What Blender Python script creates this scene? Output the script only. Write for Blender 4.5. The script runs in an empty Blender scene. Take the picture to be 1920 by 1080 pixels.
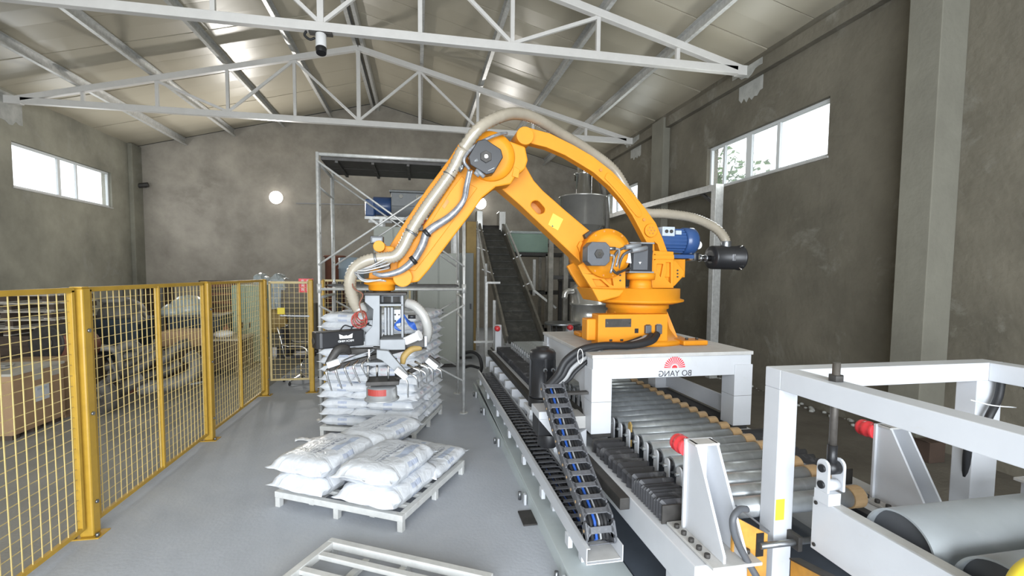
import bpy, math, random
from mathutils import Vector, Matrix, geometry, noise as mnoise
from math import sin, cos, pi, atan, atan2, sqrt, radians
random.seed(7)
sc = bpy.context.scene
C = sc.collection

# ---------------------------------------------------------------- camera
F, CX, CY, HC = 885.0, 960.0, 567.0, 1.93
PITCH = atan(54 / 885.0); YAW = atan(175 / 885.0 * cos(PITCH)); ROLL = 0.0086
_fw = Vector((sin(YAW) * cos(PITCH), cos(YAW) * cos(PITCH), -sin(PITCH)))
_r = Vector((cos(YAW), -sin(YAW), 0)); _d = _fw.cross(_r)
_c, _s = cos(ROLL), sin(ROLL)
RR = _c * _r - _s * _d; DD = _s * _r + _c * _d
cam_d = bpy.data.cameras.new('camera')
cam = bpy.data.objects.new('camera', cam_d); C.objects.link(cam)
cam_d.sensor_width = 36; cam_d.lens = F / 1920 * 36; cam_d.shift_y = (CY - 540) / 1920
cam_d.clip_start = 0.05; cam_d.clip_end = 300
Mx = Matrix((RR, -DD, -_fw)).transposed().to_4x4(); Mx.translation = Vector((0, 0, HC))
cam.matrix_world = Mx
sc.camera = cam


def at(u, v, x=None, y=None, z=None):
    """world point seen at photo pixel (u, v) that lies on the plane x=, y= or z="""
    d = RR * ((u - CX) / F) + DD * ((v - CY) / F) + _fw
    t = x / d.x if x is not None else (y / d.y if y is not None else (z - HC) / d.z)
    return d * t + Vector((0, 0, HC))


# ---------------------------------------------------------------- light
sc.view_settings.view_transform = 'Standard'; sc.view_settings.look = 'None'
sc.view_settings.gamma = 1; sc.view_settings.exposure = 0.35
sc.view_settings.use_curve_mapping = False
w = bpy.data.worlds.new('overcast_sky'); sc.world = w; w.use_nodes = True
bg = w.node_tree.nodes['Background']
bg.inputs[0].default_value = (0.86, 0.93, 1.0, 1); bg.inputs[1].default_value = 2.6


def area(name, loc, rot, sx, sy, power, col):
    l = bpy.data.lights.new(name, 'AREA'); l.shape = 'RECTANGLE'; l.size = sx; l.size_y = sy
    l.energy = power; l.color = col
    o = bpy.data.objects.new(name, l); o.location = loc; o.rotation_euler = rot; C.objects.link(o)
    return o


# daylight entering through the big open gateway behind the photographer and through the windows
area('gateway_daylight', (-0.6, -3.9, 2.35), (radians(90), 0, 0), 7.5, 4.5, 900, (0.88, 0.94, 1.0))
area('window_daylight', (-8.3, 13.65, 4.15), (0, radians(-90), 0), 0.9, 3.2, 45, (0.95, 0.98, 1.0))
area('window_daylight', (5.55, 7.23, 4.05), (0, radians(90), 0), 0.75, 2.8, 35, (0.95, 1.0, 0.97))
area('window_daylight', (5.55, 12.8, 4.05), (0, radians(90), 0), 0.65, 2.1, 25, (0.95, 1.0, 0.97))

# ---------------------------------------------------------------- materials
MATS = {}


def mat(name, col, rough=0.5, metal=0.0, var=0.0, scale=4.0, bump=0.0, bscale=30.0, col2=None, spec=0.5, coat=0.0,
        trans=0.0, emit=None, estr=0, dirt=None, dirt_lo=0.5, dirt_hi=0.7, dscale=1.5, alpha=1.0, vert=False):
    m = bpy.data.materials.new(name); m.use_nodes = True; MATS[name] = m
    nt = m.node_tree; N = nt.nodes; L = nt.links; b = N['Principled BSDF']
    b.inputs['Base Color'].default_value = (*col, 1); b.inputs['Roughness'].default_value = rough
    b.inputs['Metallic'].default_value = metal; b.inputs['Specular IOR Level'].default_value = spec
    b.inputs['Coat Weight'].default_value = coat
    b.inputs['Transmission Weight'].default_value = trans
    b.inputs['Alpha'].default_value = alpha
    if emit: b.inputs['Emission Color'].default_value = (*emit, 1); b.inputs['Emission Strength'].default_value = estr
    tc = N.new('ShaderNodeTexCoord'); src = tc.outputs['Object']
    if vert:
        mp = N.new('ShaderNodeMapping'); mp.inputs['Scale'].default_value = (1, 1, 0.18)
        L.new(src, mp.inputs[0]); vsrc = mp.outputs[0]
    else: vsrc = src
    colout = None
    if var > 0 or col2:
        n = N.new('ShaderNodeTexNoise'); n.inputs['Scale'].default_value = scale; n.inputs['Detail'].default_value = 7
        n.inputs['Roughness'].default_value = 0.62; L.new(vsrc, n.inputs['Vector'])
        r = N.new('ShaderNodeMapRange'); r.inputs[1].default_value = 0.3; r.inputs[2].default_value = 0.7
        L.new(n.outputs[0], r.inputs[0])
        mx = N.new('ShaderNodeMix'); mx.data_type = 'RGBA'
        c2 = col2 if col2 else tuple(max(0, c * (1 - var)) for c in col)
        mx.inputs['A'].default_value = (*col, 1); mx.inputs['B'].default_value = (*c2, 1)
        L.new(r.outputs[0], mx.inputs['Factor']); colout = mx.outputs['Result']
    if dirt:
        n = N.new('ShaderNodeTexNoise'); n.inputs['Scale'].default_value = dscale; n.inputs['Detail'].default_value = 9
        n.inputs['Roughness'].default_value = 0.7; n.inputs['Distortion'].default_value = 0.6; L.new(vsrc, n.inputs['Vector'])
        r = N.new('ShaderNodeMapRange'); r.inputs[1].default_value = dirt_lo; r.inputs[2].default_value = dirt_hi
        L.new(n.outputs[0], r.inputs[0])
        mx = N.new('ShaderNodeMix'); mx.data_type = 'RGBA'
        mx.inputs['B'].default_value = (*dirt, 1)
        if colout: L.new(colout, mx.inputs['A'])
        else: mx.inputs['A'].default_value = (*col, 1)
        L.new(r.outputs[0], mx.inputs['Factor']); colout = mx.outputs['Result']
    if colout: L.new(colout, b.inputs['Base Color'])
    if bump > 0:
        n = N.new('ShaderNodeTexNoise'); n.inputs['Scale'].default_value = bscale; n.inputs['Detail'].default_value = 6
        L.new(src, n.inputs['Vector'])
        bp = N.new('ShaderNodeBump'); bp.inputs['Strength'].default_value = bump; bp.inputs['Distance'].default_value = 0.02
        L.new(n.outputs[0], bp.inputs['Height']); L.new(bp.outputs[0], b.inputs['Normal'])
    return m


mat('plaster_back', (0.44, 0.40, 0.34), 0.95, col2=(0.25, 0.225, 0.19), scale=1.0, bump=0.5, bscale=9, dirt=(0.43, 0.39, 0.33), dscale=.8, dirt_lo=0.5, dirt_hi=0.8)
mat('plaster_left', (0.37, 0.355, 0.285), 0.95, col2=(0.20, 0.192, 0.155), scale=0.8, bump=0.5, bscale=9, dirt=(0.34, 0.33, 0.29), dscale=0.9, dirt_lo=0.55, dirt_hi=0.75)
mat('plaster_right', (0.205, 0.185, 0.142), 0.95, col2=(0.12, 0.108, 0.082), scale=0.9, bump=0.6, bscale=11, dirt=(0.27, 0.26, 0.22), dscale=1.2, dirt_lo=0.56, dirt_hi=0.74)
mat('concrete_column', (0.245, 0.235, 0.19), 0.9, col2=(0.195, 0.185, 0.15), scale=1.5, bump=0.3, bscale=14)
mat('plaster_patch', (0.50, 0.50, 0.47), 0.95, var=0.35, scale=5)
mat('floor_dirt', (0.17, 0.152, 0.125), 0.9, col2=(0.10, 0.088, 0.07), scale=1.6, bump=0.3, bscale=30)
mat('floor_yard', (0.33, 0.315, 0.285), 0.85, col2=(0.25, 0.24, 0.215), scale=1.1, bump=0.2, bscale=40)
mat('floor_concrete', (0.48, 0.505, 0.55), 0.72, col2=(0.39, 0.41, 0.45), scale=0.9, bump=0.12, bscale=40, dirt=(0.50, 0.515, 0.54), dscale=0.6, dirt_lo=0.5, dirt_hi=0.72, spec=0.35)
mat('roof_panel', (0.50, 0.455, 0.355), 0.34, col2=(0.48, 0.435, 0.34), scale=0.7, bump=0.10, bscale=1.6, spec=0.6)
mat('seam_dark', (0.12, 0.11, 0.09), 0.8, var=0.2)
mat('galvanised', (0.70, 0.70, 0.68), 0.42, 0.35, var=0.3, scale=14)
mat('truss_white', (0.72, 0.70, 0.67), 0.45, var=0.08, scale=6)
mat('white_paint', (0.63, 0.645, 0.675), 0.38, var=0.06, scale=5, coat=0.15, dirt=(0.55, 0.54, 0.52), dscale=5, dirt_lo=0.62, dirt_hi=0.8)
mat('white_dusty', (0.56, 0.55, 0.53), 0.6, var=0.2, scale=8)
mat('pallet_paint', (0.62, 0.62, 0.60), 0.5, var=0.18, scale=12, dirt=(0.42, 0.38, 0.33), dscale=9, dirt_lo=0.58, dirt_hi=0.75)
mat('orange', (0.72, 0.275, 0.014), 0.5, var=0.10, scale=6, spec=0.3)
mat('orange_dark', (0.62, 0.25, 0.04), 0.5, var=0.3, scale=10)
mat('fence_yellow', (0.56, 0.335, 0.04), 0.42, var=0.18, scale=9)
mat('fence_wire', (0.66, 0.50, 0.20), 0.45, var=0.12, scale=9)
mat('gate_cream', (0.58, 0.46, 0.22), 0.45, var=0.12, scale=9)
mat('black_plastic', (0.018, 0.018, 0.02), 0.38, var=0.2, scale=12)
mat('black_rubber', (0.02, 0.02, 0.022), 0.55, var=0.3, scale=8)
mat('bellows_black', (0.045, 0.045, 0.05), 0.5, var=0.3, scale=15, dirt=(0.22, 0.22, 0.23), dscale=7, dirt_lo=0.55, dirt_hi=0.8)
mat('chain_plastic', (0.10, 0.103, 0.113), 0.5, var=0.2, scale=20, dirt=(0.24, 0.24, 0.25), dscale=12, dirt_lo=0.55, dirt_hi=0.8)
mat('motor_grey', (0.10, 0.105, 0.115), 0.5, var=0.2, scale=9)
mat('steel', (0.32, 0.33, 0.34), 0.34, 0.85, var=0.3, scale=9)
mat('roller_steel', (0.54, 0.57, 0.59), 0.36, 0.55, var=0.3, scale=7, dirt=(0.66, 0.68, 0.69), dscale=6, dirt_lo=0.56, dirt_hi=0.72)
mat('press_drum', (0.40, 0.43, 0.45), 0.5, 0.25, var=0.15, scale=3, dirt=(0.50, 0.52, 0.53), dscale=2, dirt_lo=0.5, dirt_hi=0.8)
mat('dark_steel', (0.075, 0.07, 0.065), 0.6, 0.4, var=0.4, scale=12)
mat('raw_bar', (0.15, 0.135, 0.12), 0.5, 0.5, var=0.4, scale=20)
mat('stainless', (0.66, 0.65, 0.62), 0.25, 0.7, var=0.15, scale=4)
mat('aluminium', (0.25, 0.26, 0.27), 0.5, 0.15, var=0.12, scale=8)
mat('aluminium_light', (0.42, 0.43, 0.44), 0.35, 0.5, var=0.15)
mat('grey_plate', (0.55, 0.60, 0.60), 0.55, var=0.12, scale=3, dirt=(0.48, 0.52, 0.52), dscale=4, dirt_lo=0.55, dirt_hi=0.75)
mat('blue_grey_steel', (0.12, 0.14, 0.17), 0.5, var=0.3, scale=3)
mat('tan_sleeve', (0.50, 0.33, 0.17), 0.5, var=0.25, scale=14)
mat('red_rubber', (0.75, 0.05, 0.06), 0.35, coat=0.3, var=0.1)
mat('red_dull', (0.38, 0.05, 0.04), 0.5, var=0.2)
mat('red_print', (0.75, 0.05, 0.06), 0.4)
mat('dark_print', (0.05, 0.05, 0.06), 0.5)
mat('white_print', (0.85, 0.85, 0.85), 0.5)
mat('label_yellow', (0.80, 0.62, 0.05), 0.45, var=0.1)
mat('blue_motor', (0.035, 0.09, 0.25), 0.35, var=0.2, coat=0.3)
mat('blue_light_grey', (0.50, 0.56, 0.62), 0.4, var=0.1)
mat('blue_hose', (0.03, 0.10, 0.40), 0.35, var=0.1)
mat('hose_clear', (0.37, 0.325, 0.255), 0.3, var=0.15, scale=12, spec=0.6, coat=0.3)
mat('hose_white', (0.42, 0.41, 0.385), 0.3, var=0.12, scale=12, coat=0.3)
mat('silver_wrap', (0.45, 0.46, 0.49), 0.32, 0.5, var=0.6, scale=25)
mat('grey_cable', (0.33, 0.33, 0.33), 0.5, var=0.1)
mat('white_plastic', (0.80, 0.80, 0.80), 0.35, var=0.05)
mat('nylon_white', (0.66, 0.68, 0.70), 0.4, var=0.04)
mat('belt', (0.075, 0.074, 0.068), 0.7, var=0.4, scale=7, dirt=(0.15, 0.145, 0.13), dscale=5, dirt_lo=0.5, dirt_hi=0.8)
mat('belt_frame', (0.30, 0.28, 0.24), 0.5, 0.4, var=0.5, scale=6)
mat('cabinet_grey', (0.37, 0.385, 0.345), 0.5, var=0.08, scale=3)
mat('cabinet_dark', (0.21, 0.22, 0.205), 0.5, var=0.08, scale=3)
mat('cabinet_green', (0.25, 0.36, 0.29), 0.5, var=0.15, scale=3)
mat('cardboard', (0.40, 0.26, 0.15), 0.85, var=0.2, scale=5)
mat('cardboard_edge', (0.50, 0.47, 0.41), 0.8, var=0.2)
mat('dark_wood', (0.10, 0.07, 0.05), 0.8, var=0.4, scale=8)
mat('grey_wood', (0.56, 0.51, 0.43), 0.85, var=0.35, scale=9)
mat('pipe_grey', (0.13, 0.12, 0.105), 0.6, 0.2, var=0.4, scale=5)
mat('pipe_light', (0.20, 0.19, 0.17), 0.6, 0.1, var=0.4, scale=5)
mat('blue_bin', (0.03, 0.042, 0.055), 0.5, var=0.3)
mat('dome_plastic', (0.42, 0.46, 0.44), 0.3, var=0.25, scale=8)
mat('tarp_grey', (0.48, 0.52, 0.52), 0.45, var=0.3, scale=10)
mat('barrel_blue', (0.27, 0.33, 0.38), 0.5, var=0.15)
mat('rust_brown', (0.23, 0.09, 0.055), 0.7, var=0.3)
mat('ochre', (0.42, 0.28, 0.09), 0.6, var=0.3)
mat('chair_black', (0.03, 0.03, 0.035), 0.5, var=0.2)
mat('chrome', (0.75, 0.75, 0.75), 0.12, 1.0)
mat('bag_white', (0.80, 0.80, 0.80), 0.3, var=0.05)
mat('frame_alu', (0.70, 0.72, 0.72), 0.4, var=0.06)
mat('lamp_glow', (1, 1, 1), 0.3, emit=(1, 0.98, 0.95), estr=7)
mat('signal_green', (0.3, 0.9, 0.5), 0.3, emit=(0.5, 1, 0.7), estr=3)
mat('leaves', (0.10, 0.18, 0.05), 0.6, var=0.5, scale=3, spec=0.2)
mat('bark', (0.10, 0.08, 0.06), 0.9, var=0.3)
mat('ground_outside', (0.22, 0.22, 0.18), 0.95, var=0.3)
g = mat('pane_glass', (0.95, 0.97, 0.97), 0.02, alpha=0.12)


def wood_orange():
    m = mat('plywood_orange', (0.72, 0.36, 0.07), 0.5, var=0.35, scale=9)
    return m


wood_orange()


def sack_material():
    """white woven plastic sack: faint blue print block, rows of small dark strokes, coloured print on the gusset"""
    m = bpy.data.materials.new('sack_plastic'); MATS['sack'] = m; m.use_nodes = True
    nt = m.node_tree; N = nt.nodes; L = nt.links; b = N['Principled BSDF']
    b.inputs['Roughness'].default_value = 0.3; b.inputs['Specular IOR Level'].default_value = 0.55
    uv = N.new('ShaderNodeUVMap'); sep = N.new('ShaderNodeSeparateXYZ'); L.new(uv.outputs[0], sep.inputs[0])

    def math_(op, a, bb=None):
        n = N.new('ShaderNodeMath'); n.operation = op
        for i, v in enumerate((a, bb)):
            if v is None: continue
            if isinstance(v, (int, float)): n.inputs[i].default_value = v
            else: L.new(v, n.inputs[i])
        return n.outputs[0]

    def rect(u0, u1, v0, v1):
        a = math_('GREATER_THAN', sep.outputs[0], u0); c = math_('LESS_THAN', sep.outputs[0], u1)
        d = math_('GREATER_THAN', sep.outputs[1], v0); e = math_('LESS_THAN', sep.outputs[1], v1)
        return math_('MULTIPLY', math_('MULTIPLY', a, c), math_('MULTIPLY', d, e))

    def strokes(su, sv, thr):
        mp = N.new('ShaderNodeMapping'); mp.inputs['Scale'].default_value = (su, sv, 1); L.new(uv.outputs[0], mp.inputs[0])
        v = N.new('ShaderNodeTexNoise'); v.inputs['Scale'].default_value = 1.0; v.inputs['Detail'].default_value = 2
        L.new(mp.outputs[0], v.inputs['Vector'])
        return math_('GREATER_THAN', v.outputs[0], thr)
    col = None

    def over(prev, mask, c, f=1.0):
        mx = N.new('ShaderNodeMix'); mx.data_type = 'RGBA'
        if prev is None: mx.inputs['A'].default_value = (0.67, 0.69, 0.72, 1)
        else: L.new(prev, mx.inputs['A'])
        mx.inputs['B'].default_value = (*c, 1)
        L.new(math_('MULTIPLY', mask, f), mx.inputs['Factor']); return mx.outputs['Result']
    col = over(None, rect(0.40, 0.80, 0.18, 0.30), (0.30, 0.38, 0.55), 0.6)
    for k in range(2):
        v0 = 0.38 + 0.085 * k
        cells = N.new('ShaderNodeMath'); cells.operation = 'FRACT'
        L.new(math_('MULTIPLY', sep.outputs[0], 14 + 8 * k), cells.inputs[0])
        cm = math_('LESS_THAN', cells.outputs[0], 0.78)
        col = over(col, math_('MULTIPLY', math_('MULTIPLY', rect(0.24, 0.74, v0, v0 + (0.055 if k == 0 else 0.022)), cm), strokes(90, 70, 0.44)), (0.13, 0.15, 0.22), 0.85)
    col = over(col, math_('MULTIPLY', rect(0.3, 0.7, 0.60, 0.625), strokes(120, 60, 0.5)), (0.2, 0.2, 0.25), 0.8)
    col = over(col, rect(0.38, 0.56, 0.02, 0.06), (0.16, 0.25, 0.50), 0.38)
    col = over(col, rect(0.38, 0.56, 0.94, 0.98), (0.16, 0.25, 0.50), 0.38)
    col = over(col, math_('MULTIPLY', rect(0.60, 0.72, 0.94, 0.98), strokes(80, 40, 0.5)), (0.7, 0.35, 0.4), 0.6)
    col = over(col, math_('MULTIPLY', rect(0.22, 0.36, 0.94, 0.98), strokes(80, 40, 0.5)), (0.7, 0.45, 0.5), 0.5)
    L.new(col, b.inputs['Base Color'])
    tc = N.new('ShaderNodeTexCoord'); n = N.new('ShaderNodeTexNoise'); n.inputs['Scale'].default_value = 6; n.inputs['Detail'].default_value = 3
    n.inputs['Distortion'].default_value = 1.8
    L.new(tc.outputs['Object'], n.inputs['Vector'])
    bp = N.new('ShaderNodeBump'); bp.inputs['Strength'].default_value = 0.6; bp.inputs['Distance'].default_value = 0.025
    L.new(n.outputs[0], bp.inputs['Height']); L.new(bp.outputs[0], b.inputs['Normal'])


sack_material()
# ---------------------------------------------------------------- building helpers
LOCAL = set()
WO = {}


class MB:
    def __init__(s): s.V = []; s.F = []; s.S = []

    def add(s, vs, fs, smooth=False):
        o = len(s.V); s.V += [Vector(v) for v in vs]
        for f in fs: s.F.append([i + o for i in f]); s.S.append(smooth)
        return s

    def box(s, x0, x1, y0, y1, z0, z1):
        return s.add([(x, y, z) for z in (z0, z1) for y in (y0, y1) for x in (x0, x1)],
                     [(0, 2, 3, 1), (4, 5, 7, 6), (0, 1, 5, 4), (2, 6, 7, 3), (0, 4, 6, 2), (1, 3, 7, 5)])

    def bar(s, p, q, w, h=None, up=(0, 0, 1)):
        p = Vector(p); q = Vector(q); h = h or w; d = (q - p).normalized(); up = Vector(up)
        if abs(d.dot(up)) > 0.98: up = Vector((1, 0, 0))
        a = d.cross(up).normalized(); b = a.cross(d)
        vs = [e + a * (i * w / 2) + b * (j * h / 2) for e in (p, q) for (i, j) in ((-1, -1), (1, -1), (1, 1), (-1, 1))]
        return s.add(vs, [(0, 3, 2, 1), (4, 5, 6, 7), (0, 1, 5, 4), (1, 2, 6, 5), (2, 3, 7, 6), (3, 0, 4, 7)][::1])

    def cyl(s, p, q, r, r2=None, n=16, cap=True):
        p = Vector(p); q = Vector(q); r2 = r if r2 is None else r2; d = (q - p).normalized()
        a = d.orthogonal().normalized(); b = d.cross(a)
        vs = []
        for e, rr in ((p, r), (q, r2)):
            vs += [e + (a * cos(2 * pi * i / n) + b * sin(2 * pi * i / n)) * rr for i in range(n)]
        s.add(vs, [(i, (i + 1) % n, n + (i + 1) % n, n + i) for i in range(n)], True)
        if cap:
            o = len(s.V) - 2 * n
            s.F.append([o + i for i in range(n)][::-1]); s.S.append(False)
            s.F.append([o + n + i for i in range(n)]); s.S.append(False)
        return s

    def ring(s, p, q, ro, ri, n=24):
        p = Vector(p); q = Vector(q); d = (q - p).normalized(); a = d.orthogonal().normalized(); b = d.cross(a)
        vs = []
        for e, rr in ((p, ro), (q, ro), (q, ri), (p, ri)):
            vs += [e + (a * cos(2 * pi * i / n) + b * sin(2 * pi * i / n)) * rr for i in range(n)]
        fs = []
        for k in range(4):
            k2 = (k + 1) % 4
            fs += [(k * n + i, k * n + (i + 1) % n, k2 * n + (i + 1) % n, k2 * n + i) for i in range(n)]
        return s.add(vs, fs, False)

    def tube(s, pts, r, n=8, sub=0, cap=True):
        pts = [Vector(p) for p in pts]
        if sub: pts = spline(pts, sub)
        rs = r if isinstance(r, (list, tuple)) else [r] * len(pts)
        if len(rs) != len(pts):
            m = len(pts) - 1; k = len(rs) - 1
            rs = [rs[min(k, int(i * k / m))] * (1 - (i * k / m) % 1) + rs[min(k, int(i * k / m) + 1)] * ((i * k / m) % 1) for i in range(m + 1)]
        a = None; vs = []
        for i, p in enumerate(pts):
            d = (pts[min(i + 1, len(pts) - 1)] - pts[max(i - 1, 0)]).normalized()
            a = d.orthogonal().normalized() if a is None else (a - d * a.dot(d)).normalized()
            b = d.cross(a)
            vs += [p + (a * cos(2 * pi * j / n) + b * sin(2 * pi * j / n)) * rs[i] for j in range(n)]
        fs = [(i * n + j, i * n + (j + 1) % n, (i + 1) * n + (j + 1) % n, (i + 1) * n + j) for i in range(len(pts) - 1) for j in range(n)]
        s.add(vs, fs, True)
        if cap:
            o = len(s.V) - len(vs)
            s.F.append([o + j for j in range(n)][::-1]); s.S.append(False)
            o = len(s.V) - n
            s.F.append([o + j for j in range(n)]); s.S.append(False)
        return s

    def prism(s, pts, vec, holes=()):
        loops = [[Vector(p) for p in pts]] + [[Vector(p) for p in h] for h in holes]; vec = Vector(vec)
        flat = [p for l in loops for p in l]; n = len(flat)
        if holes:
            tris = geometry.tessellate_polygon(loops)
            s.add(flat + [p + vec for p in flat], [tuple(t) for t in tris] + [tuple(i + n for i in t[::-1]) for t in tris])
        else:
            s.add(flat + [p + vec for p in flat], [tuple(range(n)), tuple(range(2 * n - 1, n - 1, -1))])
        o = len(s.V) - 2 * n; k = 0
        for l in loops:
            m = len(l)
            for i in range(m):
                s.F.append([o + k + i, o + k + (i + 1) % m, o + n + k + (i + 1) % m, o + n + k + i]); s.S.append(False)
            k += m
        return s

    def lathe(s, c, prof, n=24, axis='z'):
        c = Vector(c); vs = []
        for (r, h) in prof:
            for i in range(n):
                a = 2 * pi * i / n
                v = (r * cos(a), r * sin(a), h) if axis == 'z' else ((r * cos(a), h, r * sin(a)) if axis == 'y' else (h, r * cos(a), r * sin(a)))
                vs.append(c + Vector(v))
        m = len(prof)
        s.add(vs, [(k * n + i, k * n + (i + 1) % n, (k + 1) * n + (i + 1) % n, (k + 1) * n + i) for k in range(m - 1) for i in range(n)], True)
        o = len(s.V) - len(vs)
        for k in (0, m - 1):
            if prof[k][0] > 1e-5: s.F.append([o + k * n + i for i in range(n)]); s.S.append(False)
        return s

    def sphere(s, c, r, n=12, sz=1.0):
        prof = [(max(1e-4, r * cos(t)), r * sz * sin(t)) for t in [(-pi / 2 + pi * i / (n // 2)) for i in range(n // 2 + 1)]]
        return s.lathe(c, prof, n)

    def build(s, name, m, parent=None, bevel=0.0, label=None, seg=2, loc=None, uv=None):
        vs = s.V
        if parent is not None:
            off = WO.get(parent.as_pointer(), Vector((0, 0, 0)))
        elif loc is not None: off = Vector(loc)
        else:
            xs = [v.x for v in vs]; ys = [v.y for v in vs]; zs = [v.z for v in vs]
            off = Vector(((min(xs) + max(xs)) / 2, (min(ys) + max(ys)) / 2, min(zs)))
        me = bpy.data.meshes.new(name); me.from_pydata([tuple(v - off) for v in vs], [], s.F)
        me.polygons.foreach_set('use_smooth', s.S)
        me.validate(); me.update()
        import bmesh
        bm = bmesh.new(); bm.from_mesh(me); bmesh.ops.recalc_face_normals(bm, faces=bm.faces); bm.to_mesh(me); bm.free()
        if uv:
            ul = me.uv_layers.new(name='UVMap')
            for l in me.loops: ul.data[l.index].uv = uv[l.vertex_index]
        me.materials.append(MATS[m])
        o = bpy.data.objects.new(name, me); C.objects.link(o)
        if parent is not None: o.parent = parent
        else: o.location = off
        WO[o.as_pointer()] = off
        if bevel > 0:
            b = o.modifiers.new('bevel', 'BEVEL'); b.width = bevel; b.segments = seg; b.limit_method = 'ANGLE'; b.angle_limit = radians(38)
        if label: o['label'] = label
        return o


def spline(pts, sub):
    out = []
    P = [pts[0] * 2 - pts[1]] + pts + [pts[-1] * 2 - pts[-2]]
    for i in range(1, len(P) - 2):
        for k in range(sub):
            t = k / sub; p0, p1, p2, p3 = P[i - 1:i + 3]
            out.append(0.5 * ((2 * p1) + (p2 - p0) * t + (2 * p0 - 5 * p1 + 4 * p2 - p3) * t * t + (3 * p1 - p0 - 3 * p2 + p3) * t ** 3))
    out.append(pts[-1]); return out


def tag(o, label, cat, group=None, kind=None):
    o['label'] = label; o['category'] = cat
    if group: o['group'] = group
    if kind: o['kind'] = kind
    return o


def thing(name, label, cat, loc=(0, 0, 0), group=None, local=False):
    o = bpy.data.objects.new(name, None); C.objects.link(o); o.location = loc; o.empty_display_size = 0.1
    WO[o.as_pointer()] = Vector((0, 0, 0)) if local else Vector(loc)
    return tag(o, label, cat, group)


def copy_tree(o, parent=None):
    c = o.copy(); C.objects.link(c); c.parent = parent
    for ch in o.children: copy_tree(ch, c)
    return c


def struct(name, mb, m, bevel=0.0, parent=None, loc=(0, 0, 0)):
    o = mb.build(name, m, parent, bevel, loc=loc)
    if parent is None: o['kind'] = 'structure'
    return o


def instance(name, src, parent, loc, rot=(0, 0, 0)):
    o = bpy.data.objects.new(name, src.data); C.objects.link(o); o.parent = parent; o.location = loc; o.rotation_euler = rot
    for md in src.modifiers:
        n = o.modifiers.new(md.name, md.type)
        if md.type == 'BEVEL': n.width = md.width; n.segments = md.segments; n.limit_method = md.limit_method; n.angle_limit = md.angle_limit
    return o


def text_part(txt, size, m, parent, origin, xdir, ydir, name='lettering', thick=0.001, mirror=False):
    """flat lettering as mesh; origin = centre, xdir/ydir = text axes in world (mirror flips x)"""
    cu = bpy.data.curves.new(name, 'FONT'); cu.body = txt; cu.size = size; cu.align_x = 'CENTER'; cu.align_y = 'CENTER'; cu.extrude = thick
    to = bpy.data.objects.new('tmp_text', cu); C.objects.link(to)
    dg = bpy.context.evaluated_depsgraph_get(); me = bpy.data.meshes.new_from_object(to.evaluated_get(dg))
    C.objects.unlink(to); bpy.data.objects.remove(to)
    X = Vector(xdir) * (-1 if mirror else 1); Y = Vector(ydir); Z = Vector(xdir).cross(Y)
    mb = MB(); mb.add([Vector(origin) + X * v.co.x + Y * v.co.y + Z * v.co.z for v in me.vertices], [tuple(p.vertices) for p in me.polygons])
    bpy.data.meshes.remove(me)
    return mb.build(name, m, parent)


# ================================================================ THE SETTING
XL, XR, YB, YF = -8.43, 5.67, 16.6, -4.0
XM = (XL + XR) / 2
EAVE, RIDGE = 5.68, 7.52


def roof(x): return EAVE + (RIDGE - EAVE) * (1 - abs(x - XM) / (XR - XM))


# floor with expansion strips
struct('floor', MB().box(XL - .3, XR + .3, YF - 6, YB + .3, -0.2, 0), 'floor_concrete')


struct('floor', MB().box(3.35, XR, 1.5, YB, 0, 0.004), 'floor_dirt')
struct('floor', MB().box(XL, -2.47, YF, 11.5, 0, 0.004), 'floor_yard')


def wall_with_holes(name, x0, x1, ya, yb, z1, holes, m):
    mb = MB(); y = ya
    for (h0, h1, b, t) in sorted(holes):
        mb.box(x0, x1, y, h0, 0, z1); mb.box(x0, x1, h0, h1, 0, b); mb.box(x0, x1, h0, h1, t, z1); y = h1
    mb.box(x0, x1, y, yb, 0, z1)
    return struct(name, mb, m)


WL = (12.0, 15.3, 3.68, 4.64); WR1 = (5.8, 8.68, 3.63, 4.46); WR2 = (11.75, 13.95, 3.72, 4.39)
wall_with_holes('wall_left', XL - .25, XL, YF, YB, EAVE, [WL], 'plaster_left')
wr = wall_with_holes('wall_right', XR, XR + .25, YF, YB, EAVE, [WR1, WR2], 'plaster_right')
gab = lambda y0, dy: MB().prism([(XL - .25, y0, 0), (XR + .25, y0, 0), (XR + .25, y0, EAVE - .05), (XM, y0, RIDGE), (XL - .25, y0, EAVE - .05)], (0, dy, 0))
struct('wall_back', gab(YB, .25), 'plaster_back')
# front wall with its big open gateway (behind the photographer)
fm = MB().prism([(XL - .25, YF, 4.7), (XR + .25, YF, 4.7), (XR + .25, YF, EAVE - .05), (XM, YF, RIDGE), (XL - .25, YF, EAVE - .05)], (0, -.25, 0))
fm.box(XL - .25, -4.5, YF - .25, YF, 0, 4.7); fm.box(3.3, XR + .25, YF - .25, YF, 0, 4.7)
struct('wall_front', fm, 'plaster_left')
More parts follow.
